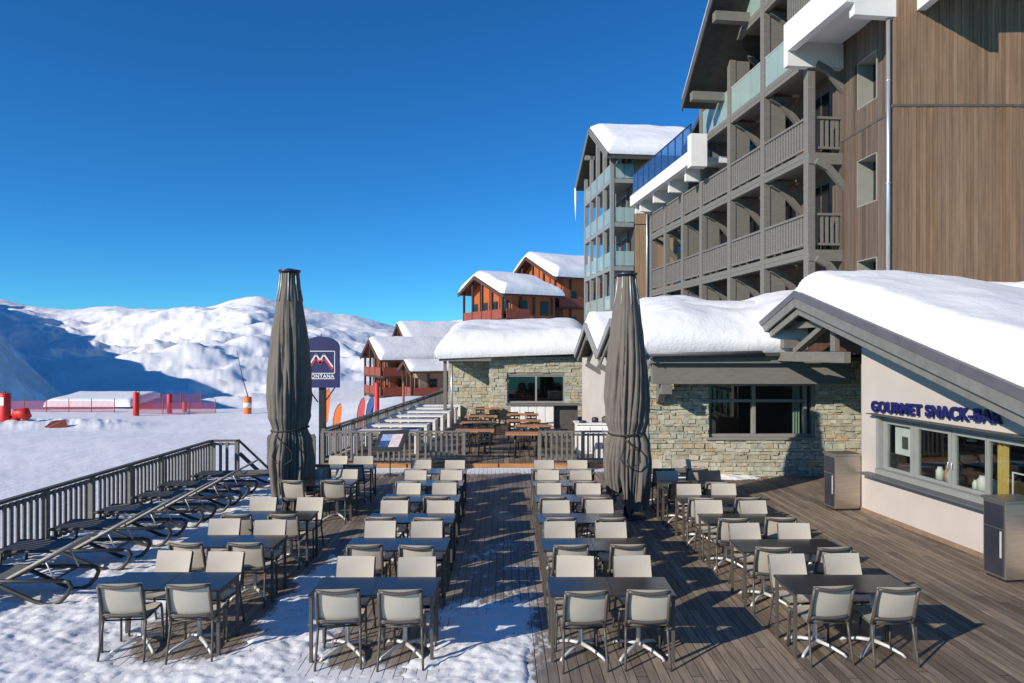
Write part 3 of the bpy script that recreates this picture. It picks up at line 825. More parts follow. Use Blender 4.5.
# ------------------------------------------------------------------ menu stand
t = thing('menu_stand', 'black framed tilted menu board on a thin stand before the railing', 'menu stand', (-3.3, 18.5, 0))
MB().tube([(-3.30, 18.5, .02), (-3.30, 18.5, .80)], .016, 8).build('pole', 'black', t)
MB().tube([(-3.30, 18.5, .0), (-3.3, 18.5, .02)], .19, 20).build('base', 'steel_dark', t)
Tm = Matrix.Translation((-3.28, 18.46, .95)) @ Matrix.Rotation(R(-24), 4, 'Z') @ Matrix.Rotation(R(-4), 4, 'Y') @ Matrix.Rotation(R(48), 4, 'X')
MB(Tm).box(-.46, .46, -.35, .35, -.03, 0).build('board', 'black', t, bevel=.005)
pg = mat('menu paper pink', (0.50, 0.42, 0.44), .4, .25, 14); pb = mat('menu paper blue', (0.22, 0.30, 0.48), .4, .3, 10); pd = mat('menu paper navy', (0.02, 0.06, 0.16), .4, .3, 6)
MB(Tm).box(.0, .33, -.21, .21, .002, .006).build('page', pg, t)
MB(Tm).box(-.33, -.004, .0, .21, .002, .006).build('page', pb, t)
MB(Tm).box(-.33, -.004, -.21, -.004, .002, .006).build('page', pd, t)

# ------------------------------------------------------------------ upper terrace furniture
def make_white_table():
    t = thing('white_table', 'x', 'table')
    MB().box(-1.05, 1.05, -.40, .40, .66, .72).build('tabletop', 'white_paint', t, bevel=.006, world=False)
    for s in (-1, 1): MB().box(s*1.0-.05, s*1.0+.05, -.38, .38, 0, .658).build('end_panel', 'white_paint', t, bevel=.006, world=False)
    mb = MB(); mb.grid(lambda u, v: (-.95+1.9*u, .20+.09*v+.03*math.sin(u*31), .724+.025*abs(math.sin(u*47))*math.sin(math.pi*v)), 60, 5)
    mb.build('runner', 'dark_wood', t, world=False)
    return t
wt = make_white_table()
for k, yy_ in enumerate([21.9, 23.5, 25.15, 26.9, 28.6, 30.3, 31.8]):
    o = wt if k == 0 else copy_tree(wt)
    o.location = (-4.02+.10*k, yy_, .13); o.rotation_euler = (0, 0, R(-1))
    o['label'] = f'long white table with panel ends, {["nearest", "second nearest", "third nearest", "middle", "third farthest", "second farthest", "farthest"][k] if k != 3 else "fourth and middle one"} in the row by the railing'
    o['group'] = 'white tables along the upper terrace railing'
def make_wood_table():
    t = thing('wooden_table', 'x', 'table')
    mb = MB().box(-.62, .62, -.34, .34, .70, .74); mb.build('tabletop', 'table_wood', t, bevel=.006, world=False)
    for s in (-.32, .32):
        MB().tube([(s, 0, .03), (s, 0, .70)], .032, 8).build('pedestal', 'black', t, world=False)
        MB().beam((s, -.28, .02), (s, .28, .02), .07, .04).build('foot', 'black', t, world=False)
        MB().beam((s-.22, 0, .022), (s+.22, 0, .022), .07, .03).build('foot', 'black', t, world=False)
    return t
wd = make_wood_table()
def make_bistro():
    mb = MB()
    for sx_ in (-1, 1):
        mb.tube([(sx_*.18, -.19, 0), (sx_*.18, -.17, .45), (sx_*.17, -.23, .78)], .013, 6)
        mb.tube([(sx_*.18, .19, 0), (sx_*.18, .17, .45)], .013, 6)
    mb.box(-.2, .2, -.19, .2, .44, .465)
    mb.box(-.18, .18, -.235, -.222, .70, .76); mb.box(-.18, .18, -.215, -.202, .58, .62)
    o = mb.build('bistro_chair', 'black'); props(o, 'x', 'chair')
    return o
bc = make_bistro(); first = [True]
WT = [('left', -1.18, [21.6, 23.9, 26.2, 29.6]), ('right', .42, [20.85, 22.9, 24.6, 27.0])]
n_ = 0
OW = ['nearest', 'second', 'third', 'rearmost']
for side, x, L in WT:
    for k, y in enumerate(L):
        o = wd if n_ == 0 else copy_tree(wd); n_ += 1
        xx = x+(.30 if (side == 'right' and k == 1) else 0)+(.15 if side == 'left' and k == 3 else 0)
        o.location = (xx, y, .13); o['label'] = f'wooden table with black pedestals, {OW[k]} in the {side} row on the upper terrace'
        o['group'] = 'wooden tables on the upper terrace'
        for q, (dx_, dy_) in enumerate(((-.33, -.42), (.33, -.42), (-.33, .42), (.33, .42))):
            if side == 'right' and k == 0 and q < 2: continue
            c = bc if first[0] else bc.copy()
            if not first[0]: col.objects.link(c)
            first[0] = False
            c.location = (xx+dx_+rc.uniform(-.05, .05), y+dy_, .13); c.rotation_euler = (0, 0, (0 if dy_ < 0 else math.pi)+R(rc.uniform(-10, 10)))
            c['label'] = f'dark bistro chair, {"near" if q < 2 else "far"} side {"left" if q % 2 == 0 else "right"}, {OW[k]} wooden table of the {side} row'
            c['group'] = 'bistro chairs at the wooden tables'
# white bar counter before the stone wall
t = thing('bar_counter', 'white panelled bar counter below the window of the far stone building', 'bar', (.9, 28.6, .13))
MB().box(-.05, 1.75, 28.35, 28.9, .13, 1.10).build('counter_body', 'white_paint', t, bevel=.01)
MB().box(-.12, 2.9, 28.25, 29.0, 1.10, 1.15).build('counter_top', 'timber', t, bevel=.01)
MB().box(1.78, 2.75, 28.55, 28.9, .13, 1.08).build('side_panel', 'timber_dark', t)
for i in range(5): MB().box(.02+.35*i, .32+.35*i, 28.33, 28.349, .18, 1.06).build('panel', 'white_paint', t)
t = thing('service_cabinet', 'white service cabinet with drawers and dishes beside the right parasol', 'cabinet', (2.9, 21.6, .13))
MB().box(2.05, 3.25, 21.5, 22.3, .13, 1.05).build('cabinet_body', 'white_paint', t, bevel=.01)
for i in range(3): MB().box(2.09+.39*i, 2.45+.39*i, 21.475, 21.499, .20, .98).build('cabinet_door', 'white_paint', t, bevel=.004)
MB().box(2.0, 3.3, 21.44, 22.35, 1.05, 1.09).build('cabinet_top', 'white_paint', t, bevel=.005)
def small(name, label, cat, x, y, z, rad, h, m, group=None):
    o = MB().tube([(x, y, z), (x, y, z+h*.8), (x, y, z+h)], [rad, rad, rad*.6], 12).build(name, m); return props(o, label, cat, group)
small('bowl', 'small dark bowl on the left end of the white service cabinet', 'bowl', 2.25, 21.7, 1.092, .12, .07, 'black')
small('pot', 'black pot in the middle of the white service cabinet', 'pot', 2.66, 21.85, 1.092, .11, .16, 'black')
small('pot', 'wide dark pot on the right end of the white service cabinet', 'pot', 3.02, 21.8, 1.092, .16, .2, 'timber_dark')
t = thing('service_cabinet', 'low white cabinet standing in front of the parasol side of the taller cabinet', 'cabinet', (2.85, 20.7, .13))
MB().box(2.5, 3.35, 20.5, 21.1, .13, .88).build('cabinet_body', 'white_paint', t, bevel=.01)
MB().box(2.46, 3.39, 20.46, 21.14, .88, .92).build('cabinet_top', 'white_paint', t, bevel=.005)

# ------------------------------------------------------------------ blue resort sign on its post
sx0, sy0 = -5.57, 20.0
def sz(y): return EYE-(y-350)*sy0/FPX
t = thing('sign_post', 'arched navy sign with red and white mountain logo on a dark post', 'sign', (sx0, sy0, -.4))
MB().box(sx0-.085, sx0+.085, sy0-.02, sy0+.20, -.6, sz(384)).build('post', 'black', t, bevel=.01)
hw_ = .54; zb, zt, zs = sz(387.5), sz(336.5), sz(347)
arch = [(sx0-hw_, zb), (sx0+hw_, zb), (sx0+hw_, zs)]
for i in range(1, 16):
    a = math.pi*i/16; arch.append((sx0+hw_*math.cos(a), zs+(zt-zs)*math.sin(a)))
arch.append((sx0-hw_, zs))
mb = MB(); mb.prism([(x, z) for x, z in arch], 1, sy0-.12, sy0-.02); mb.build('panel', 'navy', t, bevel=.008)
MB().tube([(sx0, sy0-.07, zt), (sx0, sy0-.07, zt+.07)], .015, 6).build('finial', 'black', t)
for s in (-1, 1): MB().tube([(sx0+s*.10, sy0-.06, zb-.42), (sx0+s*.40, sy0-.06, zb+.0)], .022, 6).build('brace', 'black', t)
fy = sy0-.128
lz0, lz1 = sz(373.2), sz(351.2); lw = .41
mb = MB()
for a, b in (((-lw, lz1), (lw, lz1)), ((-lw, lz0), (lw, lz0)), ((-lw, lz0), (-lw, lz1)), ((lw, lz0), (lw, lz1))):
    mb.beam((sx0+a[0], fy+.002, a[1]), (sx0+b[0], fy+.002, b[1]), .012, .022, up=(0.001, 0, 1) if a[1] == b[1] else (1, 0, 0))
mb.build('logo_frame', 'sign_white', t)
def zig(dz, wd, m, nm, y):
    pts = [(-.35, .30), (-.13, .84), (-.01, .56), (.10, .84), (.35, .30)]
    H = lz1-lz0
    mb = MB()
    for i in range(4):
        p, q = pts[i], pts[i+1]
        a = Vector((sx0+p[0]*1.0, y, lz0+p[1]*H+dz)); b = Vector((sx0+q[0]*1.0, y, lz0+q[1]*H+dz)); e = (b-a).normalized()*.02
        mb.beam(a-e, b+e, .012, wd, up=(0, 0, 1))
    mb.build(nm, m, t)
zig(-.055, .10, 'sign_red', 'red_peaks', fy+.001); zig(.01, .045, 'sign_white', 'white_peaks', fy-.008)
mb = MB()
def text_obj(name, body, size, ext, m, parent, Mw, bold=0.0, sp=1.0):
    c = bpy.data.curves.new(name, 'FONT'); c.body = body; c.size = size; c.extrude = ext; c.offset = bold; c.space_character = sp
    c.align_x = 'CENTER'; c.align_y = 'CENTER'
    tmp = bpy.data.objects.new('tmp', c); col.objects.link(tmp)
    me = bpy.data.meshes.new_from_object(tmp.evaluated_get(bpy.context.evaluated_depsgraph_get()))
    bpy.data.objects.remove(tmp); bpy.data.curves.remove(c)
    me.transform(WM[parent.name].inverted() @ Mw)
    me.materials.clear(); me.materials.append(M[m])
    o = bpy.data.objects.new(name, me); col.objects.link(o); o.parent = parent; WM[o.name] = WM[parent.name].copy()
    return o
MB().box(sx0-lw, sx0+lw, fy-.004, fy+.006, sz(378.9), sz(378.2)).build('name_line', 'sign_white', t)
text_obj('lettering', 'MONTANA', .145, .004, 'sign_white', t, Matrix.Translation((sx0, fy-.006, sz(376.2))) @ Matrix.Rotation(R(90), 4, 'X'), .004, 1.12)

# ------------------------------------------------------------------ things on the piste
def gz(x, y): return ground_z(x/y, y)
def pylon(px, y, h, rad, label, m='red', name='padded_post', leanx=0):
    x = (px-512)*y/FPX; z = gz(x, y)
    t = thing(name, label, 'padded post', (x, y, z), 0, 'padded posts along the piste edge')
    MB().tube([(x, y, z-.1), (x, y, z+.02), (x+leanx, y, z+h-.05), (x+leanx, y, z+h)], [rad*.96, rad, rad, rad*.8], 16).build('padding', m, t)
    MB().tube([(x+leanx, y, z+h), (x+leanx, y, z+h+.12)], .05, 8).build('post', 'timber_dark', t)
    return x, y, z, t
x, y, z, t = pylon(5, 50, 2.05, .36, 'red padded post with white patch at the left edge of the piste')
MB().box(x-.12, x+.16, y-.375, y-.30, z+1.15, z+1.75).build('patch', 'sign_white', t)
pylon(136, 58, 2.0, .24, 'tall red padded post in front of the long snowy hut roof')
pylon(169.5, 61, 1.75, .22, 'red padded post between the tall red post and the orange one')
pylon(184.5, 63, .9, .20, 'short red padded post beside the ski slope net', 'flag_red')
x, y, z, t = pylon(247.5, 60, 1.5, .34, 'orange and white padded post with a thin whip pole', 'orange')
MB().tube([(x, y, z+.55), (x, y, z+1.0)], .355, 16).build('white_band', 'sign_white', t)
MB().tube([(x+.05, y, z+1.5), (x-.45, y, z+3.2), (x-.95, y, z+5.6)], [.045, .035, .02], 6).build('whip_pole', 'black', t)
x = (19-512)*50/FPX; z = gz(x, 50.3)
o = MB().tube([(x-.5, 50.3, z+.1), (x-.3, 50.3, z+.45), (x+.2, 50.3, z+.5), (x+.45, 50.3, z+.15)], [.3, .42, .45, .28], 12).build('crash_mat', 'red'); props(o, 'slumped red crash mat lying beside the leftmost red post', 'crash mat')
x = (57-512)*47/FPX; z = gz(x, 47)
o = MB().add([(x-.9, 46.8, z-.05), (x-.2, 46.5, z+.05), (x+.9, 46.9, z-.05), (x-.5, 47.3, z+.42), (x+.3, 47.4, z+.5)], [(0, 1, 4, 3), (1, 2, 4), (0, 3, 4, 2), (0, 2, 1)]).build('tarp', mat('dull red tarp', (.22, .05, .04), .8, .3, 4)); props(o, 'dull red tarp heaped on the ploughed snow bank', 'tarp')
def net(x0, x1, y0, y1, h, label):
    a = Vector((x0, y0, 0)); b = Vector((x1, y1, 0)); n = max(3, int((b-a).length/2.2))
    t = thing('safety_net', label, 'safety net', (x0, y0, gz(x0, y0)), 0, 'red safety nets along the piste')
    P = [a+(b-a)*i/n for i in range(n+1)]
    Z = [gz(p.x, p.y) for p in P]
    mb = MB()
    for i in range(n):
        p, q = P[i], P[i+1]
        vs = [(p.x, p.y, Z[i]), (q.x, q.y, Z[i+1]), (q.x, q.y, Z[i+1]+h), (p.x, p.y, Z[i]+h)]
        mb.add(vs+[(v[0], v[1]+.015, v[2]) for v in vs], BOXF)
    mb.build('netting', 'net', t)
    for p, zz in zip(P, Z): MB().tube([(p.x, p.y, zz-.1), (p.x, p.y, zz+h+.25)], .035, 6).build('pole', 'red_wood', t)
net(-47, -35.5, 63, 61, 1.0, 'pinkish red safety net at the left, before the shaded slope')
net(-33, -26.5, 60, 61, 1.0, 'red safety net on poles between snowy hut and tall red post')
net(-36.0, -31.0, 66, 68, 1.5, 'pale red net right of the tall red padded post')
# long low hut with snow on its roof, beyond the piste edge
t = thing('snowy_hut', 'long low brown hut under a thick white snow roof beyond the piste', 'hut', (-52, 82, -5), 0)
MB().box(-53.5, -44.6, 80, 85, -7, -3.25).build('wall', 'red_wood', t)
mb = MB(); snow_slab(mb, (-54.4, 79.2, -3.2), (-44.2, 79.2, -3.2), (-44.2, 86, -2.5), (-54.4, 86, -2.5), .85, .7, .05, .4, nu=30, nv=14); mb.build('roof_snow', 'snow', t)
MB().box(-54.2, -44.4, 79.4, 85.8, -3.4, -3.22).build('roof', 'dark_wood', t)
def feather(px, y, h, m, label, base=None):
    x = (px-512)*y/FPX; z = gz(x, y)
    t = thing('feather_flag', label, 'flag', (x, y, z), 0, 'feather flags by the upper terrace')
    MB().tube([(x, y, z-.1), (x+.01, y, z+h*.62), (x+.085, y, z+h*.80), (x+.23, y, z+h*.94), (x+.40, y, z+h)], .02, 6).build('pole', 'black', t)
    out = [(x+.02, z+.5), (x+.30, z+.62), (x+.40, z+h*.6), (x+.46, z+h*.8), (x+.46, z+h*.93), (x+.40, z+h*.99), (x+.24, z+h*.93), (x+.10, z+h*.80), (x+.03, z+h*.62)]
    MB().prism(out, 1, y-.012, y+.012).build('flag', m, t)
feather(333, 36, 2.3, 'orange', 'tall orange feather flag nearest the blue sign')
feather(323, 42, 2.7, 'orange', 'orange feather flag partly behind the sign post')
feather(357, 38, 2.45, 'flag_red', 'red feather flag beside the blue one near the railing')
feather(366, 38.5, 2.5, 'flag_blue', 'blue feather flag beside the red one near the railing')
pylon(377, 44, 2.8, .15, 'slim red padded pole beside the feather flags', 'red')
x, y, z, t = pylon(403.5, 46, 2.6, .08, 'thin brown pole with a red foot near the chalet', 'red_wood')
# ================================================================== SNACK BAR (beige block under a long gable roof)
th = math.atan(.09)
TS = Matrix.Translation((8.705, 0, 0)) @ Matrix.Rotation(th, 4, 'Z')
p0 = TS @ Vector((0, 14.4, 0))
SB = thing('snack_bar', 'beige snack bar with serving windows, blue lettering and a long snowy gable roof', 'snack bar', tuple(p0), th)
RID = 15.96
def zr(y): return 4.74-.303*(RID-y) if y <= RID else 4.74-.36*(y-RID)
YW0, YW1 = 8.9, 14.52
WZ0, WZ1 = .90, 2.08
mb = MB(TS)
mb.box(0, .3, YW0, YW1, -.05, WZ0-.02)
mb.prism([(14.02, WZ0-.02), (YW1, WZ0-.02), (YW1, zr(YW1)-.34), (14.02, zr(14.02)-.34)], 0, 0, .3)
mb.prism([(YW0, WZ1), (14.02, WZ1), (14.02, zr(14.02)-.34), (YW0, zr(YW0)-.34)], 0, 0, .3)
mb.box(.3, 5, YW1-.3, YW1, -.05, 3.8)
mb.build('wall', 'render', SB)
MB(TS).box(-.035, -.003, YW0, YW1-.02, -.02, .075).build('plinth', mat('brown plinth board', (.22, .15, .10), .8, .2, 4), SB)
# serving windows
MB(TS).box(-.24, .06, 9.2, 14.27, .835, .875).build('ledge', 'ledge', SB, bevel=.008)
MB(TS).box(-.03, .16, 9.2, 14.02, .88, .985).build('sill_panel', 'winframe', SB)
MB(TS).box(.10, .16, 9.2, 14.02, 1.99, 2.075).build('window_header', 'winframe', SB)
MB(TS).box(-.17, -.003, 9.0, 14.12, 2.088, 2.104).build('added_shade_ledge', 'timber_dark', SB)  # dark ledge added only to give the shadow band over the window heads
MB(TS).box(-.01, .12, 13.93, 14.018, .99, 2.075).build('window_jamb', 'winframe', SB)
PAN = [(13.11, 13.80), (12.11, 12.89), (11.27, 11.94), (10.40, 11.19)]
edges = [13.93, 13.0, 12.02, 11.23, 10.3]
for i, (a, b) in enumerate(PAN):
    e1, e0 = edges[i]-.006, edges[i+1]+.006
    mb = MB(TS)
    mb.box(.085, .15, e0, a, .99, 1.985); mb.box(.085, .15, b, e1, .99, 1.985)
    mb.box(.09, .145, a, b, .99, 1.05); mb.box(.09, .145, a, b, 1.915, 1.985)
    f = mb.build('window', 'winframe', SB)
    MB(TS).box(.112, .122, a, b, 1.05, 1.915).build('pane', 'glass', f)
    if i in (1, 2):
        y = a+.06-.1 if i == 1 else b-.06+.1
        MB(TS).tube([(.07, y, 1.32), (.05, y, 1.32), (.05, y, 1.42), (.07, y, 1.42)], .012, 6).build('handle', 'alu', f)
# interior behind the glass
mb = MB(TS); mb.box(1.9, 1.95, 9.2, 14.2, .1, 2.6); mb.box(.3, 1.9, 9.2, 14.2, .0, .05); mb.box(.17, 1.9, 9.2, 14.2, 2.55, 2.6); mb.box(.3, 1.9, 14.0, 14.2, .05, 2.55)
mb.build('interior_wall', 'brown_in', SB)
mb = MB(TS); mb.box(.35, .8, 9.3, 13.95, .9, .94); mb.box(1.5, 1.88, 9.3, 13.95, 1.5, 1.54); mb.build('shelf', 'timber_dark', SB)
def inside(name, label, cat, y, x, z, w, h, m, g=None, d=.08):
    o = MB(TS).box(x-d/2, x+d/2, y-w/2, y+w/2, z, z+h).build(name, m, bevel=.01); props(o, label, cat, g)
inside('menu_sheet', 'large white notice hanging inside the leftmost serving window', 'notice', 13.42, .2, 1.33, .58, .55, 'white_paint', d=.01)
inside('photo_card', 'small dark picture on the white notice inside the leftmost serving window', 'picture', 13.40, .186, 1.46, .17, .24, 'timber_dark', d=.01)
for i_, (yb_, hb_, mb_, lb_) in enumerate([(12.68, .33, 'table_wood', 'tall brown bottle beside the white jar in the second serving window'), (12.38, .36, 'alu', 'tall pale bottle at the middle of the second serving window'), (11.62, .16, 'table_wood', 'brown pot between the white cups in the third serving window'), (11.36, .34, 'timber', 'grey bottle at the right end of the third serving window')]):
    qv = TS @ Vector((.5, yb_, .942)); o = MB().tube([qv, qv+Vector((0, 0, hb_*.6)), qv+Vector((0, 0, hb_*.75)), qv+Vector((0, 0, hb_))], [.045, .045, .018, .018], 10).build('bottle', mb_); props(o, lb_, 'bottle')
def jar(label, y, x, z, r, h, m, g=None):
    q = TS @ Vector((x, y, z)); o = MB().tube([q, q+Vector((0, 0, h*.75)), q+Vector((0, 0, h*.9)), q+Vector((0, 0, h))], [r, r, r*.6, r*.6], 10).build('jar', m); props(o, label, 'jar', g)
jar('white jar behind the lower left corner of the second serving window', 12.75, .42, .945, .07, .28, 'white_paint')
jar('pale jar right of the white jar behind the second serving window', 12.55, .45, .945, .06, .22, 'alu')
jar('brown jar low behind the right part of the second serving window', 12.25, .5, .945, .07, .2, 'table_wood')
jar('white stacked cups left of centre behind the third serving window', 11.72, .42, .945, .09, .30, 'white_paint')
jar('wider white cups in the middle behind the third serving window', 11.5, .42, .945, .11, .27, 'white_paint')
jar('small white cup at the left edge of the third serving window', 11.86, .4, .945, .05, .2, 'white_paint')
q = MB(TS); q.grid(lambda u, v: (.22+.03*math.sin(u*16), 11.17-.24*u, .95+1.05*v), 30, 4); o = q.build('curtain', 'curtain'); props(o, 'ochre curtain hanging inside the rightmost serving window', 'curtain')
q = MB(TS); q.box(.2, .215, 10.3, 10.86, 1.45, 1.47); q.box(.2, .215, 10.3, 10.86, .95, .97); q.box(.2, .215, 10.84, 10.86, .97, 1.45); o = q.build('display_frame', 'white_paint'); props(o, 'white framed display guard inside the rightmost serving window', 'display')
for i in range(2):
    qv = TS @ Vector((.9, 12.55-.42*i, 1.72)); o = MB().tube([qv, qv+Vector((0, 0, .05)), qv+Vector((0, 0, .09))], [.09, .06, .02], 12)
    o.tube([qv+Vector((0, 0, .09)), qv+Vector((0, 0, .85))], .008, 5); o = o.build('pendant_lamp', 'white_paint'); props(o, f'small white pendant lamp inside second serving window, the {["left", "right"][i]} one', 'lamp', 'pendant lamps inside')
# raised letters
Ml = TS @ Matrix.Translation((-.055, 12.44, 2.285)) @ Matrix.Rotation(R(-90), 4, 'Z') @ Matrix.Rotation(R(90), 4, 'X') @ Matrix.Rotation(R(1.6), 4, 'Z')
sg = thing('lettering_sign', 'raised dark blue letters GOURMET SNACK-BAR on the beige wall above the windows', 'sign', tuple(TS @ Vector((-.03, 12.44, 2.1))), th)
text_obj('letters', 'GOURMET SNACK-BAR', .295, .018, 'letter_blue', sg, Ml, .009, 1.1)
# roof: two slopes, barge boards, purlins, snow
XO = -.70; XE = 9.0; YE = 8.05; YB = 17.95
mb = MB(TS)
def slab(mb, x0, x1, ya, yb, off0, off1):
    mb.prism([(ya, zr(ya)+off0), (yb, zr(yb)+off0), (yb, zr(yb)+off1), (ya, zr(ya)+off1)], 0, x0, x1)
mb2 = MB(TS)
slab(mb2, XO, XE, YE, RID, -.10, 0); slab(mb2, XO, XE, RID+.001, YB, -.10, 0); rf = mb2.build('roof', 'metal_roof', SB)
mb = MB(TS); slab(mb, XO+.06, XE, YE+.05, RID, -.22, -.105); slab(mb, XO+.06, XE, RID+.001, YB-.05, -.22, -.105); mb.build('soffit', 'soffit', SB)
for ya, yb in ((YE, RID-.004), (RID+.004, YB)):
    mb = MB(TS); slab(mb, XO-.05, XO-.004, ya, yb, -.13, .035); mb.build('verge_flashing', 'metal_roof', SB)
    mb = MB(TS); slab(mb, XO-.03, XO+.03, ya, yb, -.345, -.133); mb.build('bargeboard', 'barge', SB)
    mb = MB(TS); slab(mb, XO+.06, XO+.12, ya, yb, -.52, -.36); mb.build('bargeboard', 'barge', SB)
for y in (9.6, 10.75, 11.9, 13.05, 14.2, 15.3, 16.6, 17.5):
    z = zr(y); MB(TS).box(XO+.13, .9, y-.07, y+.07, z-.46, z-.235).build('purlin', 'barge', SB, bevel=.01)
mb = MB(TS).box(XO+.13, 3, RID-.09, RID+.09, 4.24, 4.46); mb.build('ridge_beam', 'barge', SB)
# gable truss over the recess between snack bar and stone wall
GX = -.35
MB(TS).box(GX, GX+.16, 14.6, 17.95, 3.12, 3.36).build('tie_beam', 'timber', SB, bevel=.008)
MB(TS).box(GX+.03, GX+.15, 15.0, 15.18, 3.37, zr(15.0)-.5).build('king_post', 'timber', SB, bevel=.008)
MB(TS).beam((GX+.08, 16.75, 3.37), (GX+.08, 15.3, zr(15.2)-.5), .12, .17, up=(1, 0, 0)).build('strut', 'timber', SB)
MB(TS).box(GX+.01, GX+.13, 15.5, 17.4, 3.92, 4.07).build('collar_beam', 'timber', SB)
MB(TS).box(GX-.05, .0, 17.1, 17.9, 3.45, 3.66).build('purlin', 'timber', SB)
mb = MB(TS); mb.prism([(14.55, 3.3), (17.9, 3.3), (17.9, zr(17.9)-.24), (RID, zr(RID)-.24), (14.55, zr(14.55)-.24)], 0, .32, .4); mb.build('gable_infill', 'dark_wood', SB)
MB(TS).box(.1, 1.6, 14.56, 14.7, 0, 3.1).build('pilaster', 'frame_grey', SB)
mb = MB()
def tp(x, y, o=0.02): return TS @ Vector((x, y, zr(y)+o))
def ex(u, v): return .22-.86*max(0, u-.24)+.05*math.sin(7*u)
snow_slab(mb, tp(-.56, YE+.05), tp(XE, YE+.05), tp(XE, RID+.25, -.05), tp(-.56, RID+.25, -.05), .50, .42, .05, .8, bulge=(0.08, 0, 0, .03), nu=90, nv=80, seed=1.3, extra=ex)
mb.build('roof_snow', 'snow', SB)
mb = MB(); snow_slab(mb, tp(-.56, YB-.03), tp(XE, YB-.03), tp(XE, RID+.02), tp(-.56, RID+.02), .42, .4, .05, .8, nu=50, nv=24, seed=5); mb.build('roof_snow', 'snow', SB)

# ================================================================== STONE RESTAURANT
YF = 18.5
RB = thing('stone_restaurant', 'stone walled restaurant with a wide dark window under bulging roof snow', 'restaurant', (6.0, YF, 0))
W0, W1, WZa, WZb = 5.31, 8.22, 1.04, 2.50
core = MB(); core.box(3.70, W0, YF, YF+.4, -.1, 3.2); core.box(W1, 9.6, YF, YF+.4, -.1, 3.2); core.box(W0, W1, YF, YF+.4, -.1, WZa); core.box(W0, W1, YF, YF+.4, WZb, 3.2)
core.build('wall_core', 'mortar', RB)
stones(MB(), Matrix.Translation((0, YF, 0)), 3.70, 9.6, -.02, 3.1, [(W0, W1, WZa, WZb)], seed=21).build('wall', 'stone', RB, fix=False)
core = MB(Matrix.Translation((3.70, YF, 0)) @ Matrix.Rotation(R(-90), 4, 'Z'))
wf = MB()
wf.box(W0+.0, W0+.08, YF+.06, YF+.2, WZa, WZb); wf.box(W1-.08, W1, YF+.06, YF+.2, WZa, WZb)
wf.box(W0+.08, W1-.08, YF+.06, YF+.2, WZa, WZa+.08); wf.box(W0+.08, W1-.08, YF+.06, YF+.2, WZb-.08, WZb)
wf.box(6.52, 6.62, YF+.05, YF+.19, WZa+.08, WZb-.08); wf.box(7.93, 8.01, YF+.055, YF+.19, WZa+.08, WZb-.08)
wf.box(W0+.08, 6.52, YF+.07, YF+.18, 1.98, 2.06); wf.box(6.62, 7.93, YF+.07, YF+.18, 1.98, 2.06)
wo = wf.build('window', 'frame_grey', RB, bevel=.005)
MB().box(W0+.05, W1-.05, YF+.125, YF+.135, WZa+.05, WZb-.05).build('pane', 'glass', wo)
MB().box(W0-.08, W1+.05, YF-.10, YF+.05, WZa-.07, WZa-.003).build('sill', 'frame_grey', wo, bevel=.01)
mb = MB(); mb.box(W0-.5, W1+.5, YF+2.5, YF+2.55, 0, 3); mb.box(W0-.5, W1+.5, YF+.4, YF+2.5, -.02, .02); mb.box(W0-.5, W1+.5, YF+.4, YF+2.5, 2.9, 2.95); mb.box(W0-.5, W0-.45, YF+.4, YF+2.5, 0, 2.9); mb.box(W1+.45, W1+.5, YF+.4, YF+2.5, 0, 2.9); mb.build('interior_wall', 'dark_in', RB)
q = MB(); q.grid(lambda u, v: (7.70+.22*u, YF+.28+.025*math.sin(u*20), 1.1+1.35*v), 30, 3); o = q.build('curtain', 'green_curtain'); props(o, 'pale green curtain inside the right end of the restaurant window', 'curtain')
# eaves: big lintel beam on brackets, fascia, gutter, downpipe
MB().box(3.62, 8.75, 17.62, 17.84, 2.52, 3.10).build('eaves_beam', 'timber', RB, bevel=.012)
MB().box(3.56, 8.2, 17.45, 17.60, 3.06, 3.24).build('fascia', 'timber', RB, bevel=.01)
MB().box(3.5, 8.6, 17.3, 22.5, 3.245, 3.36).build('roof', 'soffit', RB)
for x in (3.98,):
    MB().prism([(17.86, 2.5), (18.49, 2.5), (18.49, 1.95), (18.3, 2.0), (17.95, 2.3)], 0, x-.09, x+.09).build('bracket', 'timber', RB)
MB().box(3.85, 4.12, 17.55, 17.9, 2.26, 2.515).build('corbel', 'timber', RB, bevel=.01)
MB().tube([(3.4, 17.26, 3.30), (6.3, 17.26, 3.32)], .065, 10).build('gutter', 'metal_roof', RB)
MB().tube([(3.56, 17.3, 3.28), (3.56, 17.6, 3.1), (3.56, 18.3, 2.75), (3.56, 18.38, 2.6), (3.56, 18.38, .0)], .045, 10).build('downpipe', 'pipe', RB)
mb = MB()
snow_slab(mb, (3.35, 17.22, 3.27), (9.6, 17.35, 3.40), (10.2, 22.0, 4.15), (3.2, 22.0, 4.15), 1.08, 1.25, .11, .6, bulge=(.24, 0, 0, .1), nu=100, nv=70, seed=2.2, pw=.55,
          extra=lambda u, v: -.16*math.exp(-((u-.46)/.14)**2)+.05*math.sin(u*13)*(1-v)+.22*sstep(.5, .8, u))
mb.build('roof_snow', 'snow', RB)
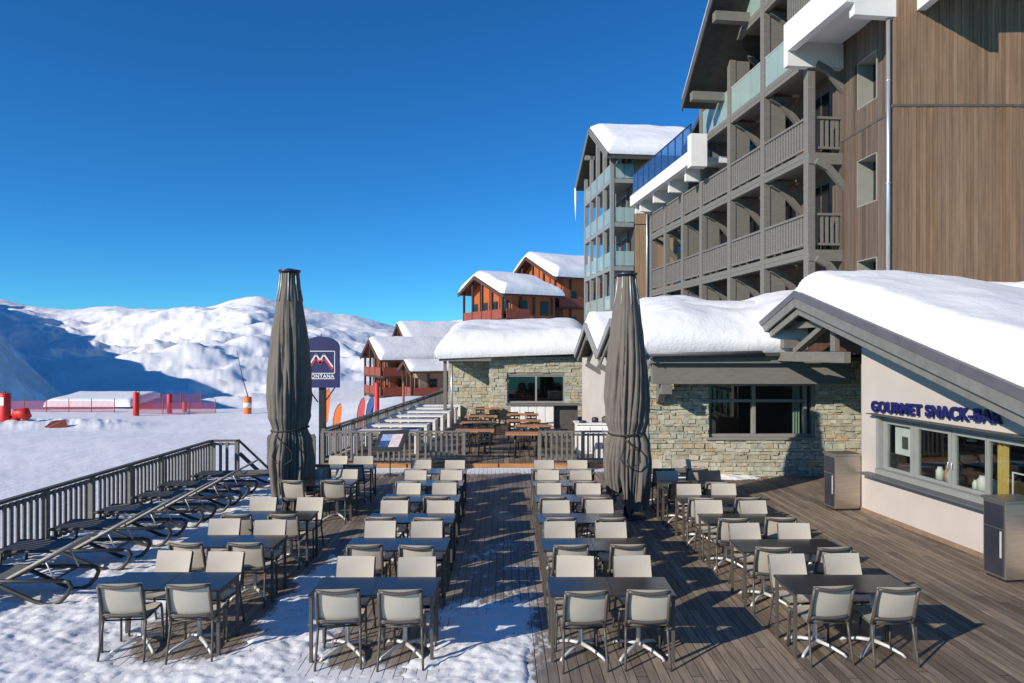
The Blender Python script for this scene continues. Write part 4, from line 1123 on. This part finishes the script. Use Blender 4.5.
# side wing with two small gables facing left
tw = math.atan(.1157)
TW = Matrix.Translation((5.9, 0, 0)) @ Matrix.Rotation(tw, 4, 'Z')
EW = thing('entrance_wing', 'beige entrance wing with two small zigzag gables under snow, behind right parasol', 'building', tuple(TW @ Vector((0, 22, 0))), tw)
AP = [(24.25, 4.36), (20.75, 4.36)]; HWD = 1.75; VZ = 3.30
mb = MB(TW); mb.box(0, .3, 18.9, 27.2, -.1, 3.1)
for y, z in AP: mb.prism([(y-HWD+.1, 3.1), (y+HWD-.1, 3.1), (y, z-.28)], 0, 0, .3)
mb.box(.3, 4, 26.9, 27.2, -.1, 3.1)
mb.build('wall', 'render', EW)
for y, z in AP:
    for s in (-1, 1):
        e = Vector((-.55, y+s*(HWD-.02), VZ)); a = Vector((-.55, y+s*.0, z))
        MB(TW).beam(e+Vector((0, 0, -.10)), a+Vector((0, 0, -.10)), .06, .22, up=(0, 0, 1)).build('bargeboard', 'winframe', EW)
        MB(TW).beam(e+Vector((.12, 0, -.30)), a+Vector((.12, 0, -.30)), .05, .14, up=(0, 0, 1)).build('bargeboard', 'barge', EW)
        mb = MB(TW)
        mb.add([(-.52, y+s*HWD, VZ), (5, y+s*HWD, VZ), (5, y, z), (-.52, y, z), (-.52, y+s*HWD, VZ-.14), (5, y+s*HWD, VZ-.14), (5, y, z-.14), (-.52, y, z-.14)], BOXF)
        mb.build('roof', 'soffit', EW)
        mb = MB(); E = lambda x, yy, zz: TW @ Vector((x, yy, zz))
        snow_slab(mb, E(-.50, y+s*HWD, VZ+.02), E(5.5, y+s*HWD, VZ+.02), E(5.5, y-s*.04, z+.02), E(-.50, y-s*.04, z+.02), .5, .28, .04, .8, nu=40, nv=24, seed=y)
        mb.build('roof_snow', 'snow', EW)
    MB(TW).box(-.5, .1, y-.08, y+.08, z-.62, z-.42).build('ridge_beam', 'barge', EW)
for y in (22.5, 24.25):
    MB(TW).beam((-.5, y, 2.92), (.0, y, 2.62), .16, .16).build('bracket', 'timber', EW)
mb = MB(); E = lambda x, yy, zz: TW @ Vector((x, yy, zz))
snow_slab(mb, E(.6, 18.9, 4.1), E(5.5, 18.9, 4.1), E(5.5, 26.2, 4.1), E(.6, 26.2, 4.1), .75, 1.1, .08, .5, nu=40, nv=40, seed=8); mb.build('roof_snow', 'snow', EW)

# ================================================================== FAR STONE BUILDING
FY = 30.0
FB = thing('stone_lodge', 'low stone lodge with a two-pane window and deep roof snow at the terrace end', 'lodge', (1.0, FY, .13))
fw0, fw1, fz0, fz1 = -.22, 2.32, 1.08, 2.30
mb = MB(); mb.box(-.95, fw0, FY, FY+.4, 0, 3.25); mb.box(fw1, 3.9, FY, FY+.4, 0, 3.25); mb.box(fw0, fw1, FY, FY+.4, 0, fz0); mb.box(fw0, fw1, FY, FY+.4, fz1, 3.25)
mb.box(-.95, -.6, FY+.4, FY+2.0, 0, 3.2); mb.box(-2.95, -.95, FY+1.7, FY+2.1, 0, 3.1); mb.build('wall_core', 'mortar', FB)
mb = stones(MB(), Matrix.Translation((0, FY, 0)), -.95, 3.9, .1, 3.22, [(fw0, fw1, fz0, fz1)], (.06, .17), (.1, .45), 31)
stones(mb, Matrix.Translation((0, FY+1.7, 0)), -2.95, -.95, .1, 3.1, [], (.09, .2), (.16, .5), 32)
stones(mb, Matrix.Translation((-.95, FY+1.7, 0)) @ Matrix.Rotation(R(-90), 4, 'Z'), 0, 1.7, .1, 3.1, [], (.09, .2), (.16, .5), 33)
mb.build('wall', 'stone', FB, fix=False)
wf = MB()
wf.box(fw0, fw0+.07, FY+.03, FY+.17, fz0, fz1); wf.box(fw1-.07, fw1, FY+.03, FY+.17, fz0, fz1); wf.box(fw0+.07, fw1-.07, FY+.03, FY+.17, fz0, fz0+.07); wf.box(fw0+.07, fw1-.07, FY+.03, FY+.17, fz1-.07, fz1)
wf.box(1.02, 1.10, FY+.03, FY+.16, fz0+.07, fz1-.07)
wo = wf.build('window', 'winframe', FB)
MB().box(fw0+.04, fw1-.04, FY+.10, FY+.11, fz0+.04, fz1-.04).build('pane', 'glass', wo)
MB().box(fw0-.06, fw1+.25, FY-.12, FY+.03, fz0-.07, fz0-.004).build('sill', 'timber', wo)
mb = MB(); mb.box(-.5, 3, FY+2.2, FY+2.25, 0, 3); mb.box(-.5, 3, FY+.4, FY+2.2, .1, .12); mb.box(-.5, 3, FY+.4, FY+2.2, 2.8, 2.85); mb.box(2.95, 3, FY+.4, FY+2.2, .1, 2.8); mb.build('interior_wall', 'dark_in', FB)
MB().box(-3.1, 4.0, 29.62, 34.8, 3.10, 3.24).build('roof', 'soffit', FB)
MB().box(-3.15, -.9, 29.5, 29.61, 2.92, 3.10).build('fascia', 'timber', FB)
MB().box(-3.15, -3.03, 29.62, 33.0, 2.92, 3.09).build('fascia', 'timber', FB)
MB().tube([(-2.62, 29.7, 2.95), (-2.62, 29.7, .13)], .05, 10).build('downpipe', 'pipe', FB)
MB().box(-2.98, -2.84, 29.65, 29.79, .13, 2.92).build('post', 'timber', FB)
mb = MB(); snow_slab(mb, (-3.3, 29.4, 3.02), (3.75, 29.5, 3.27), (3.75, 35.2, 4.15), (-3.15, 35.2, 4.05), 1.0, 1.05, .10, .5, bulge=(.14, .05, 0, .12), nu=90, nv=60, seed=4.4, pw=.55, extra=lambda u, v: .05*math.sin(u*11)*(1-v))
mb.build('roof_snow', 'snow', FB)

# ================================================================== steel waste units
def waste(Xc, Yc, label):
    T = Matrix.Translation((Xc, Yc, 0)) @ Matrix.Rotation(th, 4, 'Z')
    t = thing('waste_unit', label, 'waste bin', (Xc, Yc, 0), th, 'steel waste units by the snack bar wall')
    MB(T).box(0, .57, 0, .42, .04, 1.16).build('cabinet', 'steel', t, bevel=.008)
    MB(T).box(-.02, .60, -.025, .45, 1.162, 1.20).build('lid', 'steel', t, bevel=.006)
    MB(T).box(-.016, -.002, .035, .385, .78, 1.12).build('flap', 'steel_dark', t, bevel=.004)
    MB(T).box(-.014, -.002, .035, .385, .08, .76).build('door', 'steel_dark', t, bevel=.004)
    MB(T).box(-.03, -.017, .05, .075, .35, .74).build('handle', 'alu', t)
    MB(T).box(.03, .54, .03, .39, 0, .038).build('plinth', 'black', t)
waste(6.82, 14.42, 'steel waste cabinet at the left end of the snack bar, before the stone wall')
waste(7.19, 9.95, 'steel waste cabinet under the serving ledge at the right edge, with navy flap')

# ================================================================== HOTEL
HC = 11.0
TH = Matrix.Translation((HC, 0, 0)) @ Matrix.Rotation(tw, 4, 'Z')
def H(): return MB(TH)
HT = thing('hotel', 'tall timber hotel with stacked balconies, brown larch cladding and glass balustrades', 'hotel', tuple(TH @ Vector((0, 20, 0))), tw)
PY = [20.3, 23.0, 25.6, 28.3, 30.4, 32.7, 34.8]
LV = [3.55, 6.40, 9.25, 12.10, 14.95]
XW = 1.35
# recessed wall behind the balconies
mb = H(); mb.box(XW, XW+.3, 20.2, 35.2, 1, 10.4); mb.box(XW, XW+.3, 20.2, 27.4, 10.4, 18.5); mb.build('facade_wall', mat('brown recessed cladding', (.13, .08, .052), .75, .25, 3, (1, 1, 9)), HT)
H().box(XW+3, XW+3.3, 27.4, 36, 10.4, 15).build('attic_wall', 'timber_dark', HT)
for i, y in enumerate(PY):
    top = 17.5 if i < 3 else (13.6 if i == 3 else 10.35)
    H().box(0, .24, y-.12, y+.12, 1.5, top).build('post', 'timber', HT, bevel=.01)
def bay(k, z, kind):
    y0, y1 = PY[k]+.125, PY[k+1]-.125
    b = H(); b.box(.02, XW-.005, y0, y1, z-.16, z); b.box(.03, .2, y0, y1, z-.30, z-.163)
    bo = b.build('balcony', 'timber', HT)
    if kind == 'wood':
        H().box(.03, .15, y0, y1, z+.98, z+1.05).build('handrail', 'timber', bo)
        H().box(.06, .12, y0, y1, z+.10, z+.17).build('bottom_rail', 'timber', bo)
        m = H(); n = int((y1-y0)/.16)
        for i in range(n):
            yy = y0+(i+.5)*(y1-y0)/n; m.box(.07, .105, yy-.05, yy+.05, z+.171, z+.979)
        m.build('baluster_panel', 'timber', bo)
    else:
        n = 3
        for i in range(n):
            a = y0+i*(y1-y0)/n; c = y0+(i+1)*(y1-y0)/n
            H().box(.06, .08, a+.015, c-.015, z+.03, z+1.0).build('glass_panel', 'teal_glass', bo)
        H().box(.05, .09, y0, y1, z+1.0, z+1.03).build('handrail', 'alu', bo)
    # full-height window behind
    w_ = H(); yc = (y0+y1)/2
    w_.box(XW-.05, XW-.002, yc-.75, yc+.75, z+.02, z+2.25); fr_ = w_.build('window', 'dark_wood' if k % 2 else 'timber_dark', HT)
    m = H(); m.box(XW-.058, XW-.052, yc-.68, yc-.04, z+.1, z+2.18); m.box(XW-.058, XW-.052, yc+.04, yc+.68, z+.1, z+2.18); m.build('pane', 'dark_glass', fr_)
    # screen wall between bays
    H().box(.26, .78, y1+.03, y1+.10, z+.003, z+2.4).build('partition', 'timber', HT) if k < 4 else None
for z in LV[:3]:
    for k in range(6): bay(k, z, 'wood')
for z in LV[3:]:
    for k in range(2): bay(k, z, 'glass')
bay(2, LV[3], 'glass')
for z in LV:
    for i, y in enumerate(PY):
        if z > 10 and i > 2: continue
        yq = y-.19
        pts = [Vector((.22, yq, z-.32)), Vector((.62, yq, z-.52)), Vector((XW-.01, yq, z-1.32))]
        m = H(); m.beam(pts[0], pts[1], .13, .19); m.beam(pts[1]-Vector((.03, 0, -.02)), pts[2], .13, .19); m.build('brace', 'timber', HT)
# end railings facing the terrace
for z in LV[1:3]:
    m = H(); m.box(.25, XW-.1, PY[0]-.06, PY[0]+.05, z+.98, z+1.05); m.box(.25, XW-.1, PY[0]-.03, PY[0]+.03, z+.1, z+.17); m.box(.02, XW, PY[0]-.15, PY[0]+.1, z-.38, z-.05)
    for i in range(6): m.box(.31+.16*i, .39+.16*i, PY[0]-.02, PY[0]+.015, z+.171, z+.979)
    m.build('end_railing', 'timber', HT)
# larch-clad block with its corner towards the terrace
CX0, CY0 = 9.62, 17.25
SEAM = 9.56
Tf = Matrix.Translation((CX0, CY0, 0))
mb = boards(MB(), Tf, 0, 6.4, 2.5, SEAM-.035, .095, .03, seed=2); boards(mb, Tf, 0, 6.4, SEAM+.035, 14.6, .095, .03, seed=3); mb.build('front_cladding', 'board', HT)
Tl = Matrix.Translation((CX0+.13, 20.9, 0)) @ Matrix.Rotation(R(-87.8), 4, 'Z')
LW = 3.655
hw = [(1.55, 2.52, 10.18, 11.50), (1.55, 2.52, 7.42, 8.74), (1.55, 2.52, 4.6, 5.92)]
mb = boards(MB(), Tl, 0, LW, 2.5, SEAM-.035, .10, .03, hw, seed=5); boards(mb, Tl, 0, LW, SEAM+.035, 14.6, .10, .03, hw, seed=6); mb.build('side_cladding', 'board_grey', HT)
mb = MB(); mb.box(CX0+.03, CX0+6.4, CY0+.03, CY0+.3, 2.5, 14.6); mb.build('cladding_backing', 'timber_dark', HT)
mb = MB(Tl)
xs_ = [0, hw[0][0], hw[0][1], LW]
mb.box(0, xs_[1], .005, .3, 2.5, 14.6); mb.box(xs_[2], LW-.32, .005, .3, 2.5, 14.6)
zs_ = [2.5, 4.6, 5.92, 7.42, 8.74, 10.18, 11.5, 14.6]
for i in (0, 2, 4, 6): mb.box(xs_[1], xs_[2], .006, .3, zs_[i], zs_[i+1])
mb.build('cladding_backing', 'timber_dark', HT)
rev = mat('pale window reveal', (.27, .27, .235), .6, .05, 4)
for (a, b, z0, z1) in hw:
    m = MB(Tl); m.box(a, a+.03, -.035, .46, z0, z1); m.box(b-.03, b, -.035, .46, z0, z1); m.box(a+.03, b-.03, -.035, .46, z0, z0+.03); m.box(a+.03, b-.03, -.035, .46, z1-.03, z1)
    wo = m.build('window', rev, HT)
    MB(Tl).box(a+.03, b-.03, .42, .435, z0+.03, z1-.03).build('pane', 'dark_glass', wo)
MB(Tf).box(-.045, 6.4, -.055, -.005, SEAM-.03, SEAM+.03).build('seam_trim', 'timber_dark', HT)
MB(Tl).box(0, LW, -.05, -.004, SEAM-.03, SEAM+.03).build('seam_trim', 'timber_dark', HT)
MB().tube([(9.53, 17.30, 3.0), (9.53, 17.30, 12.6)], .05, 10).build('downpipe', 'pipe', HT)
for z in (5, 7.6, 10.2): MB().tube([(9.53, 17.30, z), (9.53, 17.30, z+.04)], .062, 10).build('pipe_clamp', 'pipe', HT)
# white balcony slab high on the clad block
b = H(); b.box(-.68, -.45, 17.25, 20.3, 12.10, 12.95); b.box(-.45, 1.0, 17.25, 20.3, 12.40, 12.93)
b.box(-.45, 1.2, 20.08, 20.3, 11.68, 12.40); b.box(-.68, -.45, 20.08, 20.3, 11.68, 12.10); b.box(-.45, .86, 17.25, 17.47, 11.80, 12.398)
wb = b.build('white_balcony', 'white', HT)
m = H(); n = 24
for i in range(n): m.box(-.60, -.57, 17.3+i*.125, 17.37+i*.125, 13.0, 14.0)
m.box(-.64, -.53, 17.25, 20.3, 14.0, 14.06); m.build('railing', 'timber', wb)
b = MB(); b.box(10.1, 16, 15.75, 17.2, 12.45, 12.9); b.box(10.2, 10.42, 15.75, 17.2, 11.95, 12.45); b.build('white_balcony', 'white', HT)
# steep main roof, verge seen from below
XR = -1.25
def zroof(y): return 13.0+.95*(26.7-y)
RT = 18.6
mb = H(); mb.prism([(26.9, zroof(26.9)), (RT, zroof(RT)), (RT, zroof(RT)+.35), (26.9, zroof(26.9)+.35)], 0, XR, 8)
mb.prism([(RT-.002, zroof(RT)), (12.5, zroof(RT)-5.8), (12.5, zroof(RT)-5.45), (RT-.002, zroof(RT)+.35)], 0, XR, 8)
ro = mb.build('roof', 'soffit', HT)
H().prism([(26.95, zroof(26.95)-.05), (RT, zroof(RT)-.05), (RT, zroof(RT)+.36), (26.95, zroof(26.95)+.36)], 0, XR-.06, XR-.004).build('bargeboard', 'timber_dark', HT)
mb = MB(); e = lambda x, y: TH @ Vector((x, y, zroof(y)+.37))
snow_slab(mb, e(XR-.05, 27.0), e(8, 27.0), e(8, RT), e(XR-.05, RT), .42, .3, .05, .6, nu=30, nv=50); mb.build('roof_snow', 'snow', HT)
for y in (26.2, 24.1, 22.0, 20.2):
    H().box(XR+.05, XW, y-.14, y+.14, zroof(y)-.62, zroof(y)-.30).build('purlin', 'timber', HT)
# white roof terrace with sky-tinted glass over the lower wing
b = H(); b.box(-.85, -.6, 27.45, 35.5, 10.78, 11.30); b.box(-.6, 5, 27.45, 35.5, 10.9, 11.1)
b.box(-.87, -.22, 27.05, 27.45, 10.62, 11.9)
for y in (28.4, 30.4, 32.5, 34.6): b.box(-.6, 1.34, y-.09, y+.09, 10.35, 10.898)
b.box(-.6, 5, 35.25, 35.5, 10.4, 10.898)
tb = b.build('roof_terrace', 'white', HT)
n = 9
for i in range(n):
    a = 27.5+i*.885
    H().box(-.72, -.705, a+.03, a+.855, 11.32, 12.36).build('glass_panel', 'sky_tint_glass', tb)
    H().box(-.735, -.69, a-.025, a+.02, 11.3, 12.38).build('glass_post', 'steel_dark', tb)
H().box(-.74, -.69, 27.46, 35.5, 12.385, 12.42).build('handrail', 'steel_dark', tb)
# small lower roof edge above the terrace
mb = H(); mb.prism([(27.0, 13.9), (31.0, 12.2), (31.0, 12.4), (27.0, 14.1)], 0, .2, 5); mb.build('roof', 'soffit', HT)
# ================================================================== HOTEL WING behind
TG = Matrix.Translation((6.45, 44.6, 0)) @ Matrix.Rotation(tw, 4, 'Z')
def G(): return MB(TG)
WG = thing('hotel_wing', 'distant hotel wing with glazed corner balconies and a thick snow roof', 'building', (6.45, 44.6, 0), tw)
FL = [3.1, 6.0, 8.88, 11.75, 14.62]
b = G(); b.box(1.55, 1.8, 1.5, 8.0, 0, 17); b.build('inner_wall', mat('wing inner wall', (.14, .13, .12), .8, .15, 2), WG)
mb = boards(MB(), TG @ Matrix.Translation((1.62, 0, 0)), 0, 3.4, 0, 5.9, .16, .03, seed=9)
boards(mb, TG @ Matrix.Translation((1.62, 0, 0)), 0, 3.4, 5.97, 11.6, .16, .03, seed=10); boards(mb, TG @ Matrix.Translation((1.62, 0, 0)), 0, 3.4, 11.67, 16.1, .16, .03, seed=12)
mb.build('front_cladding', 'tan_board', WG)
G().box(1.62, 5, .02, 1.45, 0, 16.0).build('front_block', 'timber_dark', WG)
def wzr(y): return 16.0+.62*(y+.9) if y <= 4.2 else 16.0+.62*5.1-.68*(y-4.2)
for y in (0.0, 1.95, 3.9, 5.85, 7.7):
    G().box(-.02, .22, y-.12 if y else -.02, y+.12 if y else .22, 0, wzr(y)-.3).build('post', 'winframe', WG)
for z in FL:
    b = G(); b.box(.0, 1.54, .0, 7.9, z-.28, z); bo = b.build('balcony', 'winframe', WG)
    for i, (a, c) in enumerate(((.24, .9), (.93, 1.58))): G().box(a, c, .06, .08, z+.06, z+1.0).build('glass_panel', 'teal_glass', bo)
    for a, c in ((.25, 1.8), (2.1, 3.75), (4.05, 5.7), (6.0, 7.55)): G().box(.05, .07, a, c, z+.06, z+1.0).build('glass_panel', 'teal_glass', bo)
    for a in (.6, 2.4, 4.2, 5.7):
        f = G().box(1.50, 1.545, a+1.0, a+2.2, z+.05, z+2.2).build('window', 'winframe', WG); G().box(1.492, 1.498, a+1.06, a+2.14, z+.1, z+2.1).build('pane', 'dark_glass', f)
    G().box(.7, .76, 1.48, 1.5, z+.003, z+2.3).build('mullion', 'winframe', WG)
mb = G(); mb.prism([(-1.0, wzr(-1)), (4.2, wzr(4.2)), (8.7, wzr(8.7)), (8.7, wzr(8.7)-.3), (4.2, wzr(4.2)-.3), (-1.0, wzr(-1)-.3)], 0, -.45, 7); mb.build('roof', 'soffit', WG)
for a, b_ in ((-1.02, 4.2), (4.2, 8.75)):
    G().beam((-.49, a, wzr(a)-.13), (-.49, b_, wzr(b_)-.13), .08, .4, up=(0, 0, 1)).build('bargeboard', 'timber', WG)
for y in (1.95, 5.85): G().box(-.4, .3, y-.12, y+.12, wzr(y)-.62, wzr(y)-.31).build('purlin', 'winframe', WG)
mb = MB(); e = lambda x, y, o=.02: TG @ Vector((x, y, wzr(y)+o))
snow_slab(mb, e(-.43, -1.05), e(7, -1.05), e(7, 4.5, -.1), e(-.43, 4.5, -.1), .95, .9, .08, .4, bulge=(.1, 0, 0, .03), nu=50, nv=40, seed=6); mb.build('roof_snow', 'snow', WG)
mb = MB(); snow_slab(mb, e(-.43, 8.72), e(7, 8.72), e(7, 4.1), e(-.43, 4.1), .6, .7, .05, .4, nu=20, nv=30, seed=7); mb.build('roof_snow', 'snow', WG)
MB(TG).tube([(2.4, -.10, 16.0), (2.4, -.1, 3)], .05, 8).build('downpipe', 'pipe', WG)
q = TG @ Vector((-.5, 8.7, wzr(8.7)-.1)); o = MB().tube([q, q-Vector((0, 0, 1.2)), q-Vector((0, 0, 2.6))], [.10, .08, .01], 8).build('icicle', 'snow'); props(o, 'long white icicle hanging from the wing roof corner', 'icicle')

# ================================================================== CHALETS
def chalet(label, A, rz, Lg, Lr, pk, zeN, zpk, zeF, z0, wood, levels, snow_t=.7, balc=1.1, lcount=4):
    """A = near corner; local x runs along the front face, local y along the gable (left) face"""
    T = Matrix.Translation((A[0], A[1], 0)) @ Matrix.Rotation(rz, 4, 'Z')
    t = thing('chalet', label, 'chalet', (A[0], A[1], z0), rz)
    K = lambda: MB(T)
    def zz(y): return zeN+(zpk-zeN)*max(0, y)/pk if y <= pk else zpk+(zeF-zpk)*(y-pk)/(Lg-pk)
    m = K(); m.prism([(0, z0-1), (Lg, z0-1), (Lg, zz(Lg)-.2), (pk, zpk-.2), (0, zeN-.2)], 0, 0, Lr); m.build('wall', wood, t)
    ov = .8
    def ztop(y):
        if y < 0: return zeN+(zpk-zeN)/pk*y*.35
        return zz(y) if y <= Lg else zz(Lg)+(zeF-zpk)/(Lg-pk)*(y-Lg)
    ya, yb = -ov, Lg+ov*.8
    for seg in ((ya, 0), (0, pk), (pk, yb)):
        m = K(); m.prism([(seg[0], ztop(seg[0])-.22), (seg[1], ztop(seg[1])-.22), (seg[1], ztop(seg[1])), (seg[0], ztop(seg[0]))], 0, -balc-.3, Lr+.8); m.build('roof', 'dark_wood', t)
    # one continuous snow blanket following both slopes
    def P(u, v):
        a = .5-.5*math.cos(math.pi*u); b = .5-.5*math.cos(math.pi*v)
        x = -balc-.25+(Lr+balc+1.0)*a; y = ya-.05+(yb-ya+.1)*b
        d = min(a*(Lr+balc+1.0), (1-a)*(Lr+balc+1.0), b*(yb-ya), (1-b)*(yb-ya)); k = min(1, d/.8); pr = (1-(1-k)**2)**.5
        n = noise.noise((x*.4+A[0], y*.4, 1.5))
        soft = .25*math.exp(-((y-pk)/1.2)**2)
        return (x, y, ztop(min(max(y, ya), yb))+.01+pr*(snow_t+.15*n-soft+.15*math.exp(-((y)/1.5)**2)))
    m = K(); m.grid(P, 36, 50); m.build('roof_snow', 'snow', t)
    for z in levels:
        if z > zpk-1.5: continue
        b = K().box(-balc, -.005, .1, Lg-.1, z-.2, z).build('balcony', 'dark_wood', t)
        K().box(-balc, -balc+.08, .1, Lg-.1, z+.02, z+1.0).build('railing', 'rail_wood', b)
        b = K().box(-balc+.0, min(Lr*.3, 2.5), -.9, -.005, z-.2, z).build('balcony', 'dark_wood', t)
        K().box(-balc+.0, min(Lr*.3, 2.5), -.9, -.82, z+.02, z+1.0).build('railing', 'rail_wood', b)
        for i in range(lcount):
            y = (i+.5)*Lg/lcount
            if zz(y) < z+2.3: continue
            f = K().box(-.06, -.004, y-.55, y+.55, z+.1, z+2.0).build('window', 'dark_wood', t); K().box(-.068, -.062, y-.45, y+.45, z+.2, z+1.9).build('pane', 'dark_glass', f)
        for i in range(max(2, int(Lr/2.6))):
            x = (i+.5)*Lr/max(2, int(Lr/2.6))
            f = K().box(x-.5, x+.5, -.06, -.004, z+.4, z+1.9).build('window', 'dark_wood', t); K().box(x-.4, x+.4, -.068, -.062, z+.5, z+1.8).build('pane', 'dark_glass', f)
    for i in range(lcount+1):
        y = .15+(Lg-.3)*i/lcount
        K().box(-balc-.02, -balc+.2, y-.11, y+.11, z0, zz(min(max(y, 0), Lg))-.25).build('post', 'dark_wood', t)
    K().beam((-balc-.3, ya, ztop(ya)-.2), (-balc-.3, 0, ztop(0)-.2), .1, .4).build('bargeboard', 'dark_wood', t)
    K().beam((-balc-.3, 0, ztop(0)-.2), (-balc-.3, pk, ztop(pk)-.2), .1, .4).build('bargeboard', 'dark_wood', t)
    K().beam((-balc-.3, pk, ztop(pk)-.2), (-balc-.3, yb, ztop(yb)-.2), .1, .4).build('bargeboard', 'dark_wood', t)
    for x in (1.0, Lr*.5, Lr-.4): K().box(x-.1, x+.1, -.16, -.004, z0, zeN-.25).build('post', 'dark_wood', t)
    return t
chalet('orange larch chalet with red balconies, left one of the pair above the lodge roof', (-.0, 70), R(29), 9.6, 5.2, 6.0, 9.2, 11.5, 10.1, -2, 'orange_wood', [0.8, 3.7, 6.6], .9)
chalet('orange larch chalet with red balcony, right and higher one beside the hotel wing', (6.0, 80), R(29), 10.5, 8, 6.4, 12.0, 15.0, 12.6, -2, 'orange_wood', [2.4, 5.4, 8.4], 1.0)
chalet('red brown chalet with stacked balconies at the foot of the mountain, lower left roof', (-14.3, 80), R(29), 6.6, 8, 3.8, 2.4, 4.7, 3.0, -3, 'red_wood', [-1.9, .35], .7, lcount=3)
chalet('red brown chalet with higher roof behind the lower left roof', (-12.6, 90), R(27), 7.0, 8, 4.0, 4.2, 7.0, 4.6, -3, 'red_wood', [-1.5, 1.2], .75, lcount=3)
chalet('beige fronted chalet low beside the stone lodge', (-9.9, 73), R(26), 3.4, 6, 1.8, 1.3, 2.3, 1.6, -3, mat('chalet tan wall', (.33, .22, .13), .7, .15, 2), [-1.6], .4, .9, 2)
